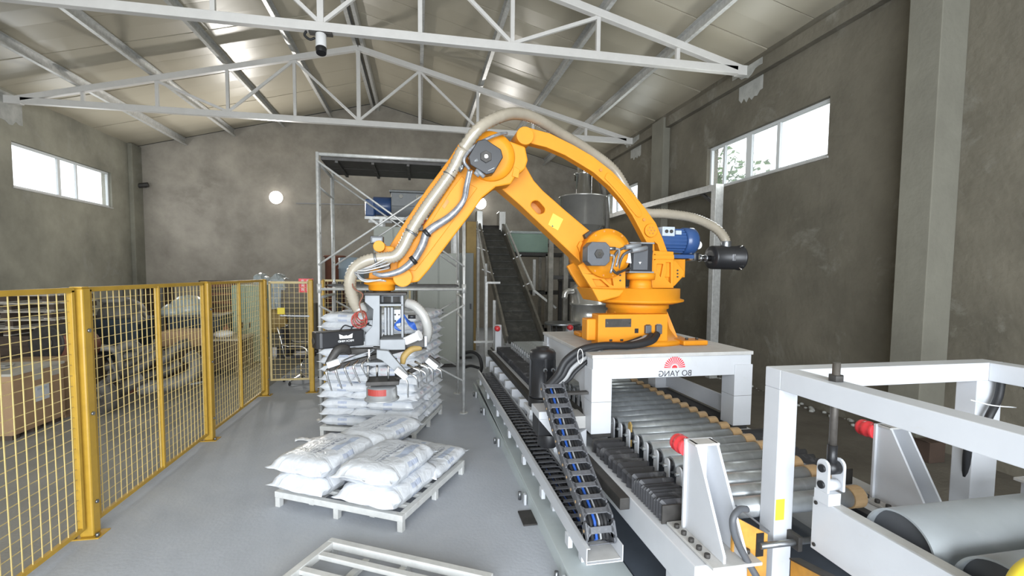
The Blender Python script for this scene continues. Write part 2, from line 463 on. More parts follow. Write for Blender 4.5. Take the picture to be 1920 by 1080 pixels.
# ceiling: dark backing with the sandwich panels and purlins under it
cm = MB()
for s in (-1, 1):
    xe = XM + s * (XR - XM + .3)
    p = [(XM, YF - .3, RIDGE + .06), (xe, YF - .3, roof(xe) + .06), (xe, YB + .3, roof(xe) + .06), (XM, YB + .3, RIDGE + .06)]
    cm.prism(p, (0, 0, .08))
ceil = struct('ceiling', cm, 'seam_dark')
ceil_src = {}
for s in (-1, 1):
    xe = XM + s * (XR - XM + .05); a = (XM, RIDGE); b_ = (xe, roof(xe))
    mb = MB(); nx, ny = 8, 1
    wd = 0.945
    # one panel: slightly wavy sheet with a raised lap along one edge
    vs = []; rnd = random.Random(s + 5)
    for layer in (0, 0.045):
        for i in range(nx + 1):
            t = i / nx
            for j in range(3):
                x = a[0] + (b_[0] - a[0]) * t; z = a[1] + (b_[1] - a[1]) * t + layer
                if layer == 0: z += (0.006 * rnd.uniform(-1, 1) - (0.012 if j == 1 else 0))
                vs.append((x, j * (wd - .020) / 2, z))
    n = (nx + 1) * 3; fs = []
    for i in range(nx):
        for j in range(2):
            q = (i * 3 + j, i * 3 + j + 1, (i + 1) * 3 + j + 1, (i + 1) * 3 + j); fs += [q, tuple(k + n for k in q[::-1])]
        for j in (0, 2): fs.append((i * 3 + j, (i + 1) * 3 + j, (i + 1) * 3 + j + n, i * 3 + j + n))
    mb.add(vs, fs, False)
    first = mb.build('roof_panel', 'roof_panel', ceil); ceil_src[s] = first
    Y0 = 16.55 - 22 * wd
    first.location.y = Y0
    for k in range(1, 22): instance('roof_panel', first, ceil, (0, Y0 + wd * k, (0.004 if k % 2 else -0.004)))
px = [XM - 5.73, XM - 4.35, XM - 2.9, XM - 1.45, XM - .12, XM + .12, XM + 1.5, XM + 2.95, XM + 4.4, XM + 5.8]
for x in px:
    z = roof(x) - .012; s = 1 if x < XM else -1
    m = MB().box(x - .004, x + .004, YF, YB, z - .19, z); m.box(x - .004, x + s * .075, YF, YB, z - .008, z); m.box(x - .004, x + s * .075, YF, YB, z - .198, z - .19)
    m.box(x + s * .068, x + s * .075, YF, YB, z - .19, z - .165)
    m.build('purlin', 'galvanised', ceil)
# columns and eave beam
struct('trim_1', MB().box(5.32, XR, 4.10, 4.45, 0, EAVE - .15), 'concrete_column', .008)
struct('trim_2', MB().box(5.50, XR, 10.15, 10.7, 0, EAVE - .15), 'concrete_column', .008)
struct('trim_3', MB().box(5.55, XR, YF, YB, 5.30, 5.52), 'plaster_right', .01)
struct('trim_4', MB().box(XL, XL + .12, 16.1, YB, 0, EAVE), 'plaster_left', .01)
for y in (7.46, 11.9):
    for (x, s) in ((XL, 1), (XR, -1)):
        rnd = random.Random(int(y) + int(x)); xx = x if s > 0 else XR - .12

        def blob(xq, z0, z1, y0, y1, n=9):
            pts = [(xq, y0 + (y1 - y0) * i / n, z0 + rnd.uniform(0, .10) + .12 * abs(i / n - .5)) for i in range(n + 1)]
            pts += [(xq, y1 - (y1 - y0) * i / n, z1) for i in range(n + 1)]
            return pts
        if s < 0:
            struct('trim_5', MB().prism(blob(xx, 5.302, 5.518, y - .42, y + .34), (-.006, 0, 0)), 'plaster_patch')
            struct('trim_5', MB().prism(blob(XR, 4.95, 5.298, y - .30, y + .30), (-.006, 0, 0)), 'plaster_patch')
        else: struct('trim_5', MB().prism(blob(XL, 4.95, 5.62, y - .40, y + .42), (.006, 0, 0)), 'plaster_patch')


def window(name, xw, s, spec, mull, panes_mat='pane_glass', sashes=()):
    """aluminium window set in a side wall; s = +1 when the room is on the +x side"""
    y0, y1, z0, z1 = spec; x = xw - s * .10
    fr = MB(); t = .05
    fr.box(x - .03, x + .03, y0, y1, z0, z0 + t); fr.box(x - .03, x + .03, y0, y1, z1 - t, z1)
    fr.box(x - .03, x + .03, y0, y0 + t, z0 + t, z1 - t); fr.box(x - .03, x + .03, y1 - t, y1, z0 + t, z1 - t)
    w_ = struct(name, fr, 'frame_alu', .004)
    for (ym, tt) in mull:
        MB().box(x - .025, x + .025, ym - tt / 2, ym + tt / 2, z0 + t, z1 - t).build('mullion', 'frame_alu', w_, .004)
    ys = [y0 + t] + [m[0] for m in mull] + [y1 - t]
    for i in range(len(ys) - 1):
        MB().box(x - .003, x + .003, ys[i] + .02, ys[i + 1] - .02, z0 + t, z1 - t).build('pane', panes_mat, w_)
    MB().box(xw - s * .24, xw + s * .02, y0 - .02, y1 + .02, z0 - .03, z0).build('window_sill', 'white_dusty', w_, .004)
    return w_


window('window_1', XL, 1, WL, [(13.45, .09), (14.05, .05)])
window('window_2', XR, -1, WR1, [(8.25, .06), (7.55, .14), (6.85, .07)])
window('window_3', XR, -1, WR2, [(13.25, .06), (12.75, .09)])

# ================================================================ ROOF TRUSSES
ND = [XL + 1.41 * i for i in range(11)]


def ztop(i): return 7.17 - .353 * abs(i - 5)


def truss(y, label):
    t = thing('roof_truss', label, 'roof truss', (XM, y, 5.4))
    zc = 5.45
    MB().bar((XL + .02, y, zc), (XR - .02, y, zc), .11, .13).build('bottom_chord', 'truss_white', t, .008)
    MB().bar((XL + .02, y, ztop(0) + .02), (XM, y, ztop(5)), .11, .12).build('top_chord', 'truss_white', t, .008)
    MB().bar((XM, y, ztop(5)), (XR - .02, y, ztop(10) + .02), .11, .12).build('top_chord', 'truss_white', t, .008)
    for i in range(1, 10):
        if ztop(i) - zc < .2: continue
        MB().bar((ND[i], y, zc + .06), (ND[i], y, ztop(i) - .05), .09 if i == 5 else .065).build('web_vertical', 'truss_white', t, .005)
    for a, b in ((3, 2), (3, 4), (5, 4), (5, 6), (7, 6), (7, 8)):
        MB().bar((ND[a], y, zc + .06), (ND[b], y, ztop(b) - .05), .055).build('web_diagonal', 'truss_white', t, .005)
    for (x, s) in ((XL, 1), (XR, -1)):
        MB().box(min(x, x + s * .3), max(x, x + s * .3), y - .056, y + .056, 5.37, 5.53).build('end_plate', 'truss_white', t)
    return t


truss(7.46, 'white tubular roof truss nearest the camera, with the security camera under it')
truss(11.9, 'white tubular roof truss further back, peak visible above the robot arm')

# security camera under the near truss
p = Vector((XM, 7.46, 5.385)); t = thing('security_camera', 'white cylindrical camera hanging under the near roof truss', 'camera', p)
MB().box(p.x - .16, p.x + .16, p.y - .05, p.y + .05, p.z - .03, p.z).build('mount_plate', 'dark_steel', t, .004)
MB().cyl(p + Vector((0, 0, -.02)), p + Vector((0, 0, -.22)), .075, n=20).build('housing', 'white_plastic', t, .006)
MB().cyl(p + Vector((0, 0, -.22)), p + Vector((.005, -.02, -.30)), .078, .07, n=20).build('lens_hood', 'black_plastic', t, .004)
MB().tube([p + Vector((-.08, 0, -.08)), p + Vector((-.15, 0, -.11)), p + Vector((-.22, 0, -.06)), p + Vector((-.2, 0, 0))], .018, 8, 4).build('cable', 'black_rubber', t)
# small camera in the back corner
p = at(268, 348, y=16.45); t = thing('wall_camera', 'small dark camera on the back wall near its left corner', 'camera', p)
MB().cyl(p + Vector((0, .15, 0)), p + Vector((0, 0, 0)), .04, n=10).build('arm', 'dark_steel', t)
MB().cyl(p + Vector((-.12, -.05, -.02)), p + Vector((.14, .02, .04)), .07, n=14).build('housing', 'dark_steel', t, .005)

# floodlights on the back wall
for (u, v, lab) in ((517, 370, 'bright white floodlight on the back wall left of the scaffold'),
                    (901, 381, 'bright white floodlight above the inclined belt, right of the scaffold')):
    p = at(u, v, y=16.3); t = thing('floodlight', lab, 'lamp', p)
    MB().box(p.x - .13, p.x + .13, p.y + .03, p.y + .12, p.z - .12, p.z + .12).build('housing', 'aluminium', t, .01)
    MB().lathe((p.x, p.y + .029, p.z), [(.001, -.05), (.10, -.04), (.17, -.02), (.20, 0)], 28, 'y').build('lens', 'lamp_glow', t)  # lens widened past its housing: bloom around the lamp built into the glowing shape
    MB().bar((p.x, p.y + .12, p.z), (p.x, YB, p.z), .05).build('bracket', 'dark_steel', t)
    l = bpy.data.lights.new('floodlight_lamp', 'AREA'); l.shape = 'RECTANGLE'; l.size = .3; l.size_y = .24; l.energy = 120 if u < 600 else 30; l.color = (1, .97, .92)
    lo = bpy.data.objects.new('floodlight_lamp', l); C.objects.link(lo); lo.location = p + Vector((0, -.05, 0)); lo.rotation_euler = (radians(-90), 0, 0)
a = at(555, 381, y=16.57); b = at(700, 384, y=16.57)
tag(MB().bar(a, b, .03).build('conduit', 'grey_cable'), 'thin pale conduit running along the back wall', 'pipe')

# ================================================================ SAFETY FENCE
FX = -2.355


def fence_post(x, y, label, w=.09):
    t = thing('fence_post', label, 'fence post', (x, y, 0), 'yellow fence posts')
    mb = MB().box(x - w / 2, x + w / 2, y - w / 2, y + w / 2, .008, 1.80)
    mb.build('post', 'fence_yellow', t, .012)
    MB().box(x - w / 2 + .006, x + w / 2 - .006, y - w / 2 + .006, y + w / 2 - .006, 1.80, 1.812).build('cap', 'fence_yellow', t, .005)
    MB().box(x - .09, x + .09, y - .07, y + .07, 0, .008).build('base_plate', 'fence_yellow', t, .002)
    for sx in (-1, 1):
        MB().cyl((x + sx * .07, y - .045, .008), (x + sx * .07, y - .045, .034), .013, n=6).build('bolt', 'steel', t)
    for z in (1.5, .9, .25):
        MB().cyl((x + w / 2, y, z), (x + w / 2 + .012, y, z), .014, n=8).build('clip', 'steel', t)
    return t


def fence_panel(x0, y0, x1, y1, label, m_frame='fence_yellow', m_wire='fence_wire', midbar=True, ztop_=1.79, zb=.09, step=.077, name='mesh_fence', sign=None):
    p0 = Vector((x0, y0, 0)); p1 = Vector((x1, y1, 0)); d = (p1 - p0); Ln = d.length; d.normalize(); nrm = Vector((-d.y, d.x, 0))
    t = thing(name, label, 'fence', (p0 + p1) / 2, 'wire mesh fence panels')
    fr = MB(); P = lambda s, z: p0 + d * s + Vector((0, 0, z))
    fr.bar(P(0, ztop_), P(Ln, ztop_), .035, .035); fr.bar(P(0, zb), P(Ln, zb), .03, .03)
    fr.bar(P(.0175, zb), P(.0175, ztop_), .035, .03, up=d); fr.bar(P(Ln - .0175, zb), P(Ln - .0175, ztop_), .035, .03, up=d)
    fr.build('frame', m_frame, t, .003)
    if midbar: MB().bar(P(Ln / 2, zb), P(Ln / 2, ztop_), .04, .03, up=d).build('middle_bar', m_frame, t, .003)
    wv = MB(); off = nrm * -.004; r = .0027
    n = int(Ln / step)
    rnd = random.Random(int(abs(x0 * 7 + y0 * 13)))
    for i in range(1, n + 1):
        s = Ln * i / (n + 1); b_ = .006 * rnd.uniform(-1, 1)
        q = [P(s, zb), P(s + b_, (zb + ztop_) / 2), P(s, ztop_)]
        for k in (0, 1): wv.bar(q[k] + off, q[k + 1] + off, r * 2, r * 2, up=d)
    wh = MB(); m_ = int((ztop_ - zb) / step)
    for i in range(1, m_ + 1):
        z = zb + (ztop_ - zb) * i / (m_ + 1); wh.bar(P(0, z) - off, P(Ln, z) - off, r * 1.5, r * 1.5)
    o = wv.build('upright_wires', m_wire, t); o['kind'] = 'stuff'
    o = wh.build('cross_wires', m_wire, t); o['kind'] = 'stuff'
    return t


g_ = .07
for (y, lab) in ((3.86, 'tallest looking yellow square fence post, the nearest one, left of the floor aisle'),
                 (5.87, 'yellow square fence post between the nearest and the corner post'),
                 (7.87, 'yellow square corner post beside the open mesh door')):
    fence_post(FX, y, lab)
fence_panel(FX, 1.9, FX, 3.86 - g_, 'nearest yellow wire mesh fence panel, cut by the left edge, before the carton', midbar=False)
fence_panel(FX, 3.86 + g_, FX, 5.87 - g_, 'yellow wire mesh fence panel in front of the pile of bent pipes')
fence_panel(FX, 5.87 + g_, FX, 7.87 - g_, 'yellow wire mesh fence panel in front of the small table and green cabinet')
# back row: narrow mesh door, post, further panel behind the scaffold
GY = 7.97
xa = at(507, 700, y=GY).x; xb = at(583, 700, y=GY).x
t = fence_panel(xa, GY, xb, GY, 'narrow cream framed mesh door between two yellow posts, before the office chair', m_frame='gate_cream', m_wire='fence_wire', midbar=False, zb=.22, name='fence_door', ztop_=1.76, step=.085)
p = at(527, 583, y=GY - .03)
MB().box(p.x - .055, p.x + .055, p.y - .005, p.y + .005, p.z - .05, p.z + .05).build('latch_sign', 'label_yellow', t, .002)
MB().bar((xa + .17, GY - .035, 1.24), (xb, GY - .035, 1.23), .02).build('latch_bar', 'steel', t)
xc = at(574, 700, y=GY).x + .09
fence_post(xc + .0, GY + .0, 'yellow post right of the mesh door, beside the stacked sacks', .07)
fence_post(xc + .13, GY + .25, 'thin yellow post just right of the mesh door post', .05)
xd = at(772, 600, y=GY + .3).x
fence_panel(xc + .13, GY + .3, xc + 1.55, GY + .3, 'yellow mesh fence panel behind the scaffold and the sack stack', midbar=False, m_frame='gate_cream')
# red sign plate
p = at(575, 533, y=GY + .08); t = thing('warning_sign', 'small red sign with white writing hung on the yellow post by the mesh door', 'sign', p)
MB().box(p.x - .12, p.x + .1, p.y - .004, p.y + .004, p.z - .13, p.z + .09).build('sign_plate', 'red_print', t)
sm = MB()
for i in range(2):
    for j in range(3):
        cx_, cz_ = p.x - .06 + i * .08, p.z + .05 - j * .065
        for k in range(3): sm.box(cx_ - .022, cx_ + .022, p.y - .007, p.y - .004, cz_ - .02 + k * .017, cz_ - .014 + k * .017)
        sm.box(cx_ - .004, cx_ + .004, p.y - .007, p.y - .004, cz_ - .02, cz_ + .024)
sm.build('lettering', 'white_print', t)

# ================================================================ SACKS AND PALLETS


def sack_mesh(L, W, T, seed):
    rnd = random.Random(seed); nu, nv = 26, 14; vs = []; uv = []; fs = []
    o3 = Vector((rnd.random() * 50, rnd.random() * 50, 0))
    for side in (1, -1):
        for i in range(nu + 1):
            u = -1 + 2 * i / nu
            for j in range(nv + 1):
                v = -1 + 2 * j / nv
                # denser sampling near the rim
                uu = (abs(u) ** .8) * (1 if u >= 0 else -1); vv = (abs(v) ** .75) * (1 if v >= 0 else -1)
                body = max(0, 1 - (abs(uu) / .93) ** 7) ** .55 if abs(uu) < .93 else 0
                h = T / 2 * body * max(0, 1 - abs(vv) ** 5) ** .5 + .0015
                h *= 1 + .10 * mnoise.noise(Vector((uu * 2.2, vv * 1.8, side)) + o3)
                h += .10 * T * mnoise.noise(Vector((uu * 6, vv * 5, side * 3)) + o3) * body * (1 - vv ** 4)
                x = uu * L / 2; y = vv * W / 2 * (1 - .07 * (1 - abs(uu) ** 8) * (abs(uu) > .75) + .05 * abs(uu) ** 14)
                y += .008 * mnoise.noise(Vector((uu * 5, side * .1, 3)) + o3) * (abs(vv) > .5)
                z = T / 2 + side * h
                if abs(uu) > .9: z += (abs(uu) - .9) * T * (1.6 * mnoise.noise(Vector((vv * 2.5, uu, 9)) + o3) - .6)
                vs.append((x, y, z)); uv.append(((uu + 1) / 2, (vv + 1) / 2))
    n1 = (nu + 1) * (nv + 1)
    for sd in (0, 1):
        for i in range(nu):
            for j in range(nv):
                a = sd * n1 + i * (nv + 1) + j; q = (a, a + 1, a + nv + 2, a + nv + 1)
                fs.append(q if sd == 0 else q[::-1])
    rim = [i * (nv + 1) for i in range(nu + 1)] + [nu * (nv + 1) + j for j in range(1, nv + 1)] + [i * (nv + 1) + nv for i in range(nu - 1, -1, -1)] + [j for j in range(nv - 1, 0, -1)]
    for k in range(len(rim)):
        a, b = rim[k], rim[(k + 1) % len(rim)]; fs.append((a, b, b + n1, a + n1))
    mb = MB(); mb.add(vs, fs, True)
    o = mb.build('sack', 'sack', None, loc=(0, 0, 0), uv=uv); me = o.data
    C.objects.unlink(o); bpy.data.objects.remove(o)
    return me


SM_L = [sack_mesh(.70, .43, .118, s) for s in range(4)]      # pallet sacks
SM_S = [sack_mesh(.60, .405, .112, s + 10) for s in range(4)]
SM_B = [sack_mesh(.78, .54, .165, s + 20) for s in range(4)]


def sack(me, c, rz, label, group, rx=0, ry=0):
    o = bpy.data.objects.new('sack', me); C.objects.link(o); o.location = c; o.rotation_euler = (rx, ry, rz)
    return tag(o, label, 'sack', group)


def pallet(A, ex, ey, W, D, label, H=.13, slats=5):
    """steel pallet; A = corner on the floor, ex/ey = side directions"""
    t = thing('steel_pallet', label, 'pallet', A, 'white steel pallets')
    ex = Vector(ex); ey = Vector(ey); up = Vector((0, 0, 1))
    P = lambda a, b, z: Vector(A) + ex * a + ey * b + up * z
    w = .05; top = H - w / 2
    MB().bar(P(0, w / 2, top), P(W, w / 2, top), w, w).build('side_rail', 'pallet_paint', t, .004)
    MB().bar(P(0, D - w / 2, top), P(W, D - w / 2, top), w, w).build('side_rail', 'pallet_paint', t, .004)
    for a in (w / 2, W - w / 2):
        MB().bar(P(a, w, top), P(a, D - w, top), w, w).build('side_rail', 'pallet_paint', t, .004)
    for k in range(1, slats + 1):
        b = D * k / (slats + 1)
        MB().bar(P(w, b, top + .005), P(W - w, b, top + .005), w * .9, w * .6).build('slat', 'pallet_paint', t, .003)
    for a in (W * .27, W * .5, W * .75):
        MB().bar(P(a, w, H - .072), P(a, D - w, H - .072), .045, .03).build('cross_bearer', 'pallet_paint', t, .003)
    for a in (w / 2, W / 2, W - w / 2):
        for b in (w / 2, D / 2, D - w / 2):
            MB().bar(P(a, b, 0), P(a, b, H - w), w * .9, w * .9, up=ex).build('foot', 'pallet_paint', t, .003)
    return t


# tall stack ------------------------------------------------------
A0 = Vector((-.045, 5.38, 0)); B0 = Vector((-1.145, 5.745, 0)); ex = (A0 - B0).normalized(); ey = Vector((-ex.y, ex.x, 0))
SW, SD = 1.16, 1.13
pallet(B0, ex, ey, SW, SD, 'white steel pallet under the tall stack of sacks')
ang = atan2(ex.y, ex.x)
ORD = ['bottom', 'second', 'third', 'fourth', 'fifth', 'sixth', 'seventh', 'eighth', 'ninth', 'tenth', 'eleventh', 'twelfth', 'topmost']
rnd = random.Random(3)
PH = .13; LH = .101
for k in range(13):
    z = PH + k * LH
    A_ = k % 2 == 0
    spots = []
    if A_:   # two sacks lengthwise along the front, three crosswise behind
        spots = [(.29, .215, 0, 'S', 'front left'), (.87, .215, 0, 'S', 'front right'),
                 (.20, .78, 1, 'L', 'back left'), (.58, .78, 1, 'L', 'back middle'), (.96, .78, 1, 'L', 'back right')]
    else:
        spots = [(.20, .35, 1, 'L', 'front left'), (.58, .35, 1, 'L', 'front middle'), (.96, .35, 1, 'L', 'front right'),
                 (.29, .915, 0, 'S', 'back left'), (.87, .915, 0, 'S', 'back right')]
    jx, jy = rnd.uniform(-.015, .015), rnd.uniform(-.012, .012)
    for (a, b, q, kind, nm) in spots:
        c = B0 + ex * (a + jx + rnd.uniform(-.012, .012)) + ey * (b + jy + rnd.uniform(-.012, .012)); c.z = z
        me = rnd.choice(SM_L if kind == 'L' else SM_S)
        sack(me, c, ang + (pi / 2 if q else 0) + (pi if rnd.random() < .5 else 0) + rnd.uniform(-.03, .03),
             'white plastic sack, %s in the %s layer of the tall stack' % (nm, ORD[k]), 'sacks in the tall stack',
             rx=rnd.uniform(-.02, .02), ry=rnd.uniform(-.015, .015))

# low pallet with seven sacks ------------------------------------
A1 = Vector((-.125, 3.48, 0)); B1 = Vector((-1.17, 4.075, 0)); ex = (A1 - B1).normalized(); ey = Vector((-ex.y, ex.x, 0))
pallet(B1, ex, ey, 1.20, 1.12, 'white steel pallet in the aisle under the seven loose sacks')
ang = atan2(ex.y, ex.x)
for (a, b, q, z, sm, lab, tilt) in (
        (.25, .33, 1, .13, 0, 'white sack lying at the left front of the low pallet, bottom layer', 0),
        (.90, .33, 1, .13, 1, 'white sack at the near corner of the low pallet, bottom layer, below the printed one', 0),
        (.24, .90, 1, .13, 12, 'white sack at the far left of the low pallet, bottom layer', 0),
        (.66, .89, 1, .145, 13, 'white sack with blue writing lying in the middle back of the low pallet', .0),
        (.99, .86, 1, .145, 10, 'white sack with blue writing at the right back corner of the low pallet', 0),
        (.24, .34, 1, .272, 1, 'white sack with long blue bar on top at the left of the low pallet', 0),
        (.34, 1.0, 1, .272, 2, 'white sack with dark writing on top at the far left of the low pallet', 0),
        (.84, .37, 1, .272, 3, 'white sack with large blue printed writing on top at the near right corner', 0)):
    c = B1 + ex * a + ey * b; c.z = z
    sack(SM_B[sm] if sm < 10 else SM_L[sm - 10], c, ang + (pi / 2 if q else pi) + random.uniform(-.05, .05), lab, 'sacks on the low pallet')

# empty pallet in the foreground ---------------------------------
TL = at(622, 1007, z=.13); TR = at(925, 1074, z=.13)
TL.z = TR.z = 0
ex = (TR - TL).normalized(); ey = Vector((ex.y, -ex.x, 0))
ang = 0
Wd = (TR - TL).length
pallet(TL + ey * 1.0, ex, -ey, Wd, 1.0, 'empty white steel frame pallet nearest the camera on the aisle floor', slats=5)

# scrap of white rag by the tall stack
p = at(582, 825, z=0)
mb = MB(); rnd = random.Random(2); vs = []; nn = 10
for i in range(nn + 1):
    for j in range(5):
        x = -.16 + .32 * i / nn; y = -.04 + .02 * j + .03 * sin(i * .9)
        vs.append((p.x + x, p.y + y, .004 + .022 * abs(sin(i * 1.3 + j)) * (1 if 0 < j < 4 else .2)))
mb.add(vs, [(i * 5 + j, i * 5 + j + 1, (i + 1) * 5 + j + 1, (i + 1) * 5 + j) for i in range(nn) for j in range(4)], True)
o = mb.build('rag', 'bag_white'); md = o.modifiers.new('solid', 'SOLIDIFY'); md.thickness = .004
tag(o, 'scrap of white cloth on the floor left of the tall stack', 'rag')
# dark square plate lying on the floor
p = at(990, 972, z=0); tag(MB().box(p.x - .06, p.x + .05, p.y - .11, p.y + .11, 0, .012).build('floor_plate', 'dark_steel', None, .002), 'small dark plate lying on the floor against the long grey plinth', 'plate')

# ================================================================ SCAFFOLD
SY0, SY1, SXL, SXR = 6.42, 7.5, -1.255, .60
t = thing('scaffold', 'two storey steel tube scaffold tower standing over the tall sack stack', 'scaffold', ((SXL + SXR) / 2, (SY0 + SY1) / 2, 0))
R_ = .021
for x in (SXL, SXR):
    for y in (SY0, SY1):
        MB().cyl((x, y, .01), (x, y, 3.44), R_, n=10).build('leg', 'galvanised', t)
        MB().cyl((x, y, 0), (x, y, .01), .06, n=10).build('foot_plate', 'galvanised', t)
        MB().cyl((x, y, 1.66), (x, y, 1.78), R_ + .008, n=10).build('coupler', 'galvanised', t)
    for zz in (0, 1.72):
        fr = MB(); yi0, yi1 = SY0 + .12, SY1 - .12
        fr.cyl((x, SY0, zz + 1.60), (x, SY1, zz + 1.60), R_ * .9, n=8); fr.cyl((x, SY0, zz + 1.3), (x, SY1, zz + 1.3), R_ * .7, n=8)
        fr.cyl((x, yi0, zz + .1), (x, yi0, zz + 1.6), R_ * .7, n=8); fr.cyl((x, yi1, zz + .1), (x, yi1, zz + 1.6), R_ * .7, n=8)
        for k in range(3): fr.cyl((x, SY0, zz + .35 + .36 * k), (x, yi0, zz + .35 + .36 * k), R_ * .5, n=6); fr.cyl((x, SY1, zz + .35 + .36 * k), (x, yi1, zz + .35 + .36 * k), R_ * .5, n=6)
        fr.build('end_frame', 'galvanised', t)
for y, s in ((SY0 - .03, -1), (SY1 + .03, 1)):
    for z0, z1 in ((2.02, 3.33), (.45, 1.5)):
        for a, b in ((z0, z1), (z1, z0)):
            MB().cyl((SXL, y, a), (SXR, y + .012 * s * (1 if a < b else -1), b), .013, n=8).build('cross_brace', 'galvanised', t)
for y in (SY0, SY1): MB().cyl((SXL, y, 1.71), (SXR, y, 1.71), R_ * .85, n=8).build('ledger', 'galvanised', t)
for y in (SY0 + .02, SY1 - .02): MB().cyl((SXL, y, 3.42), (SXR, y, 3.42), R_ * 1.1, n=8).build('ledger', 'galvanised', t)
for k in range(2):
    y0 = SY0 + .06 + k * .49
    pm = MB().box(SXL + .03, SXR - .03, y0, y0 + .46, 3.36, 3.405)
    for q in range(4): pm.box(SXL + .2 + q * .45, SXL + .24 + q * .45, y0, y0 + .46, 3.33, 3.36)
    pm.build('deck_plank', 'dark_steel', t, .004)
MB().box(SXL + .05, SXR - .05, SY0 + .25, SY0 + .7, 1.735, 1.765).build('lower_plank', 'dark_steel', t, .004)

# ================================================================ REAR PLANT
# ribbon mixer / motor on a platform
Y = 12.5
t = thing('ribbon_mixer', 'stainless mixer trough with a dark blue motor high behind the scaffold', 'mixer', at(750, 410, y=Y))
a = at(733, 360, y=Y); b = at(830, 408, y=Y)
mb = MB().box(a.x, b.x + .6, Y, Y + .9, b.z + .25, a.z); mb.cyl((a.x, Y + .45, b.z + .3), (b.x + .6, Y + .45, b.z + .3), .44, n=20)
mb.build('trough', 'aluminium', t, .02)
MB().box(a.x - .04, b.x + .65, Y - .04, Y + .94, a.z, a.z + .05).build('lid', 'aluminium', t, .01)
for k in range(4):
    q = a.x + .25 + .42 * k; MB().cyl((q, Y - .005, b.z + .5), (q, Y - .05, b.z + .5), .05, n=10).build('lid_clamp', 'chrome', t)
a = at(700, 366, y=Y); b = at(733, 402, y=Y)
MB().cyl((a.x - .03, Y + .3, (a.z + b.z) / 2), (b.x, Y + .3, (a.z + b.z) / 2), .24, n=20).build('motor', 'blue_motor', t, .02)
a = at(684, 372, y=Y); b = at(702, 405, y=Y)
MB().box(a.x, b.x, Y + .05, Y + .5, b.z, a.z).build('gearbox', 'blue_motor', t, .03)
a = at(684, 408, y=Y); b = at(860, 412, y=Y)
MB().bar((a.x, Y, a.z), (b.x, Y, a.z), .07).build('support_beam', 'galvanised', t)
MB().bar((a.x, Y + .9, a.z), (b.x, Y + .9, a.z), .07).build('support_beam', 'galvanised', t)
for q in (a.x + .4, a.x + 1.2, b.x - .1):
    for yy in (Y, Y + .9): MB().bar((q, yy, 0), (q, yy, a.z), .08, up=(1, 0, 0)).build('support_leg', 'galvanised', t)
MB().bar((a.x + .1, Y, a.z), (a.x + .9, Y, a.z - .6), .05).build('brace', 'galvanised', t)


def box_thing(name, label, cat, x0, x1, y0, y1, z0, z1, m, bevel=.01, doors=0, handle=True, feet=0, m2=None):
    t = thing(name, label, cat, ((x0 + x1) / 2, (y0 + y1) / 2, z0))
    MB().box(x0, x1, y0 + .02, y1, z0 + feet, z1).build('body', m, t, bevel)
    if feet: MB().box(x0 + .03, x1 - .03, y0 + .06, y1 - .03, z0, z0 + feet).build('plinth', 'dark_steel', t)
    for k in range(doors):
        w = (x1 - x0) / doors
        d = MB().box(x0 + k * w + .012, x0 + (k + 1) * w - .012, y0, y0 + .019, z0 + feet + .04, z1 - .04).build('door', m2 or m, t, .005)
        if handle:
            hx = x0 + (k + 1) * w - .07 if k % 2 == 0 else x0 + k * w + .07
            MB().box(hx - .018, hx + .018, y0 - .02, y0, (z0 + z1) / 2 - .06, (z0 + z1) / 2 + .06).build('handle', 'black_plastic', d, .004)
    return t


# electrical cabinets
Y = 9.6
a = at(782, 474, y=Y); b = at(862, 600, y=Y)
box_thing('control_cabinet', 'pale grey control cabinet behind the scaffold, right of the yellow gripper arm', 'cabinet', a.x, b.x, Y, Y + .55, 0, a.z, 'cabinet_grey', doors=2, feet=.08)
a = at(766, 540, y=Y - 1); b = at(850, 540, y=Y - 1)
Y2 = 10.4
a = at(700, 455, y=Y2); b = at(775, 455, y=Y2)
t = box_thing('electrical_cabinet', 'tall cream electrical cabinet half hidden by the orange forearm', 'cabinet', a.x, b.x, Y2, Y2 + .5, 0, at(740, 425, y=Y2).z, 'cabinet_grey', doors=2, feet=.08)
p = at(795, 425, y=Y); q = at(795, 405, y=Y)
t = thing('signal_tower', 'small signal tower light, red over glowing green, on the pale cabinet', 'signal light', (p.x, Y + .2, at(782, 474, y=Y).z))
z0 = at(782, 474, y=Y).z
MB().cyl((p.x, Y + .2, z0), (p.x, Y + .2, p.z - .08), .02, n=8).build('pole', 'steel', t)
MB().cyl((p.x, Y + .2, p.z - .08), (p.x, Y + .2, p.z + .02), .055, n=14).build('green_lamp', 'signal_green', t)
MB().cyl((p.x, Y + .2, p.z + .02), (p.x, Y + .2, p.z + .18), .055, n=14).build('red_lamp', 'red_dull', t)
Y = 10.5
a = at(869, 474, y=Y); b = at(888, 600, y=Y)
box_thing('switch_cabinet', 'narrow tall grey switch cabinet left of the inclined belt', 'cabinet', a.x - .1, b.x, Y, Y + .6, 0, a.z, 'cabinet_dark', doors=1, feet=.06)
p = at(879, 415, y=Y + 1.2); q = at(893, 470, y=Y + 1.2)
tag(MB().box(p.x - .05, q.x, Y + 1.2, Y + 1.45, 0, p.z).build('wooden_board', 'ochre', None, .01), 'tall brown board standing behind the narrow grey cabinet', 'board')

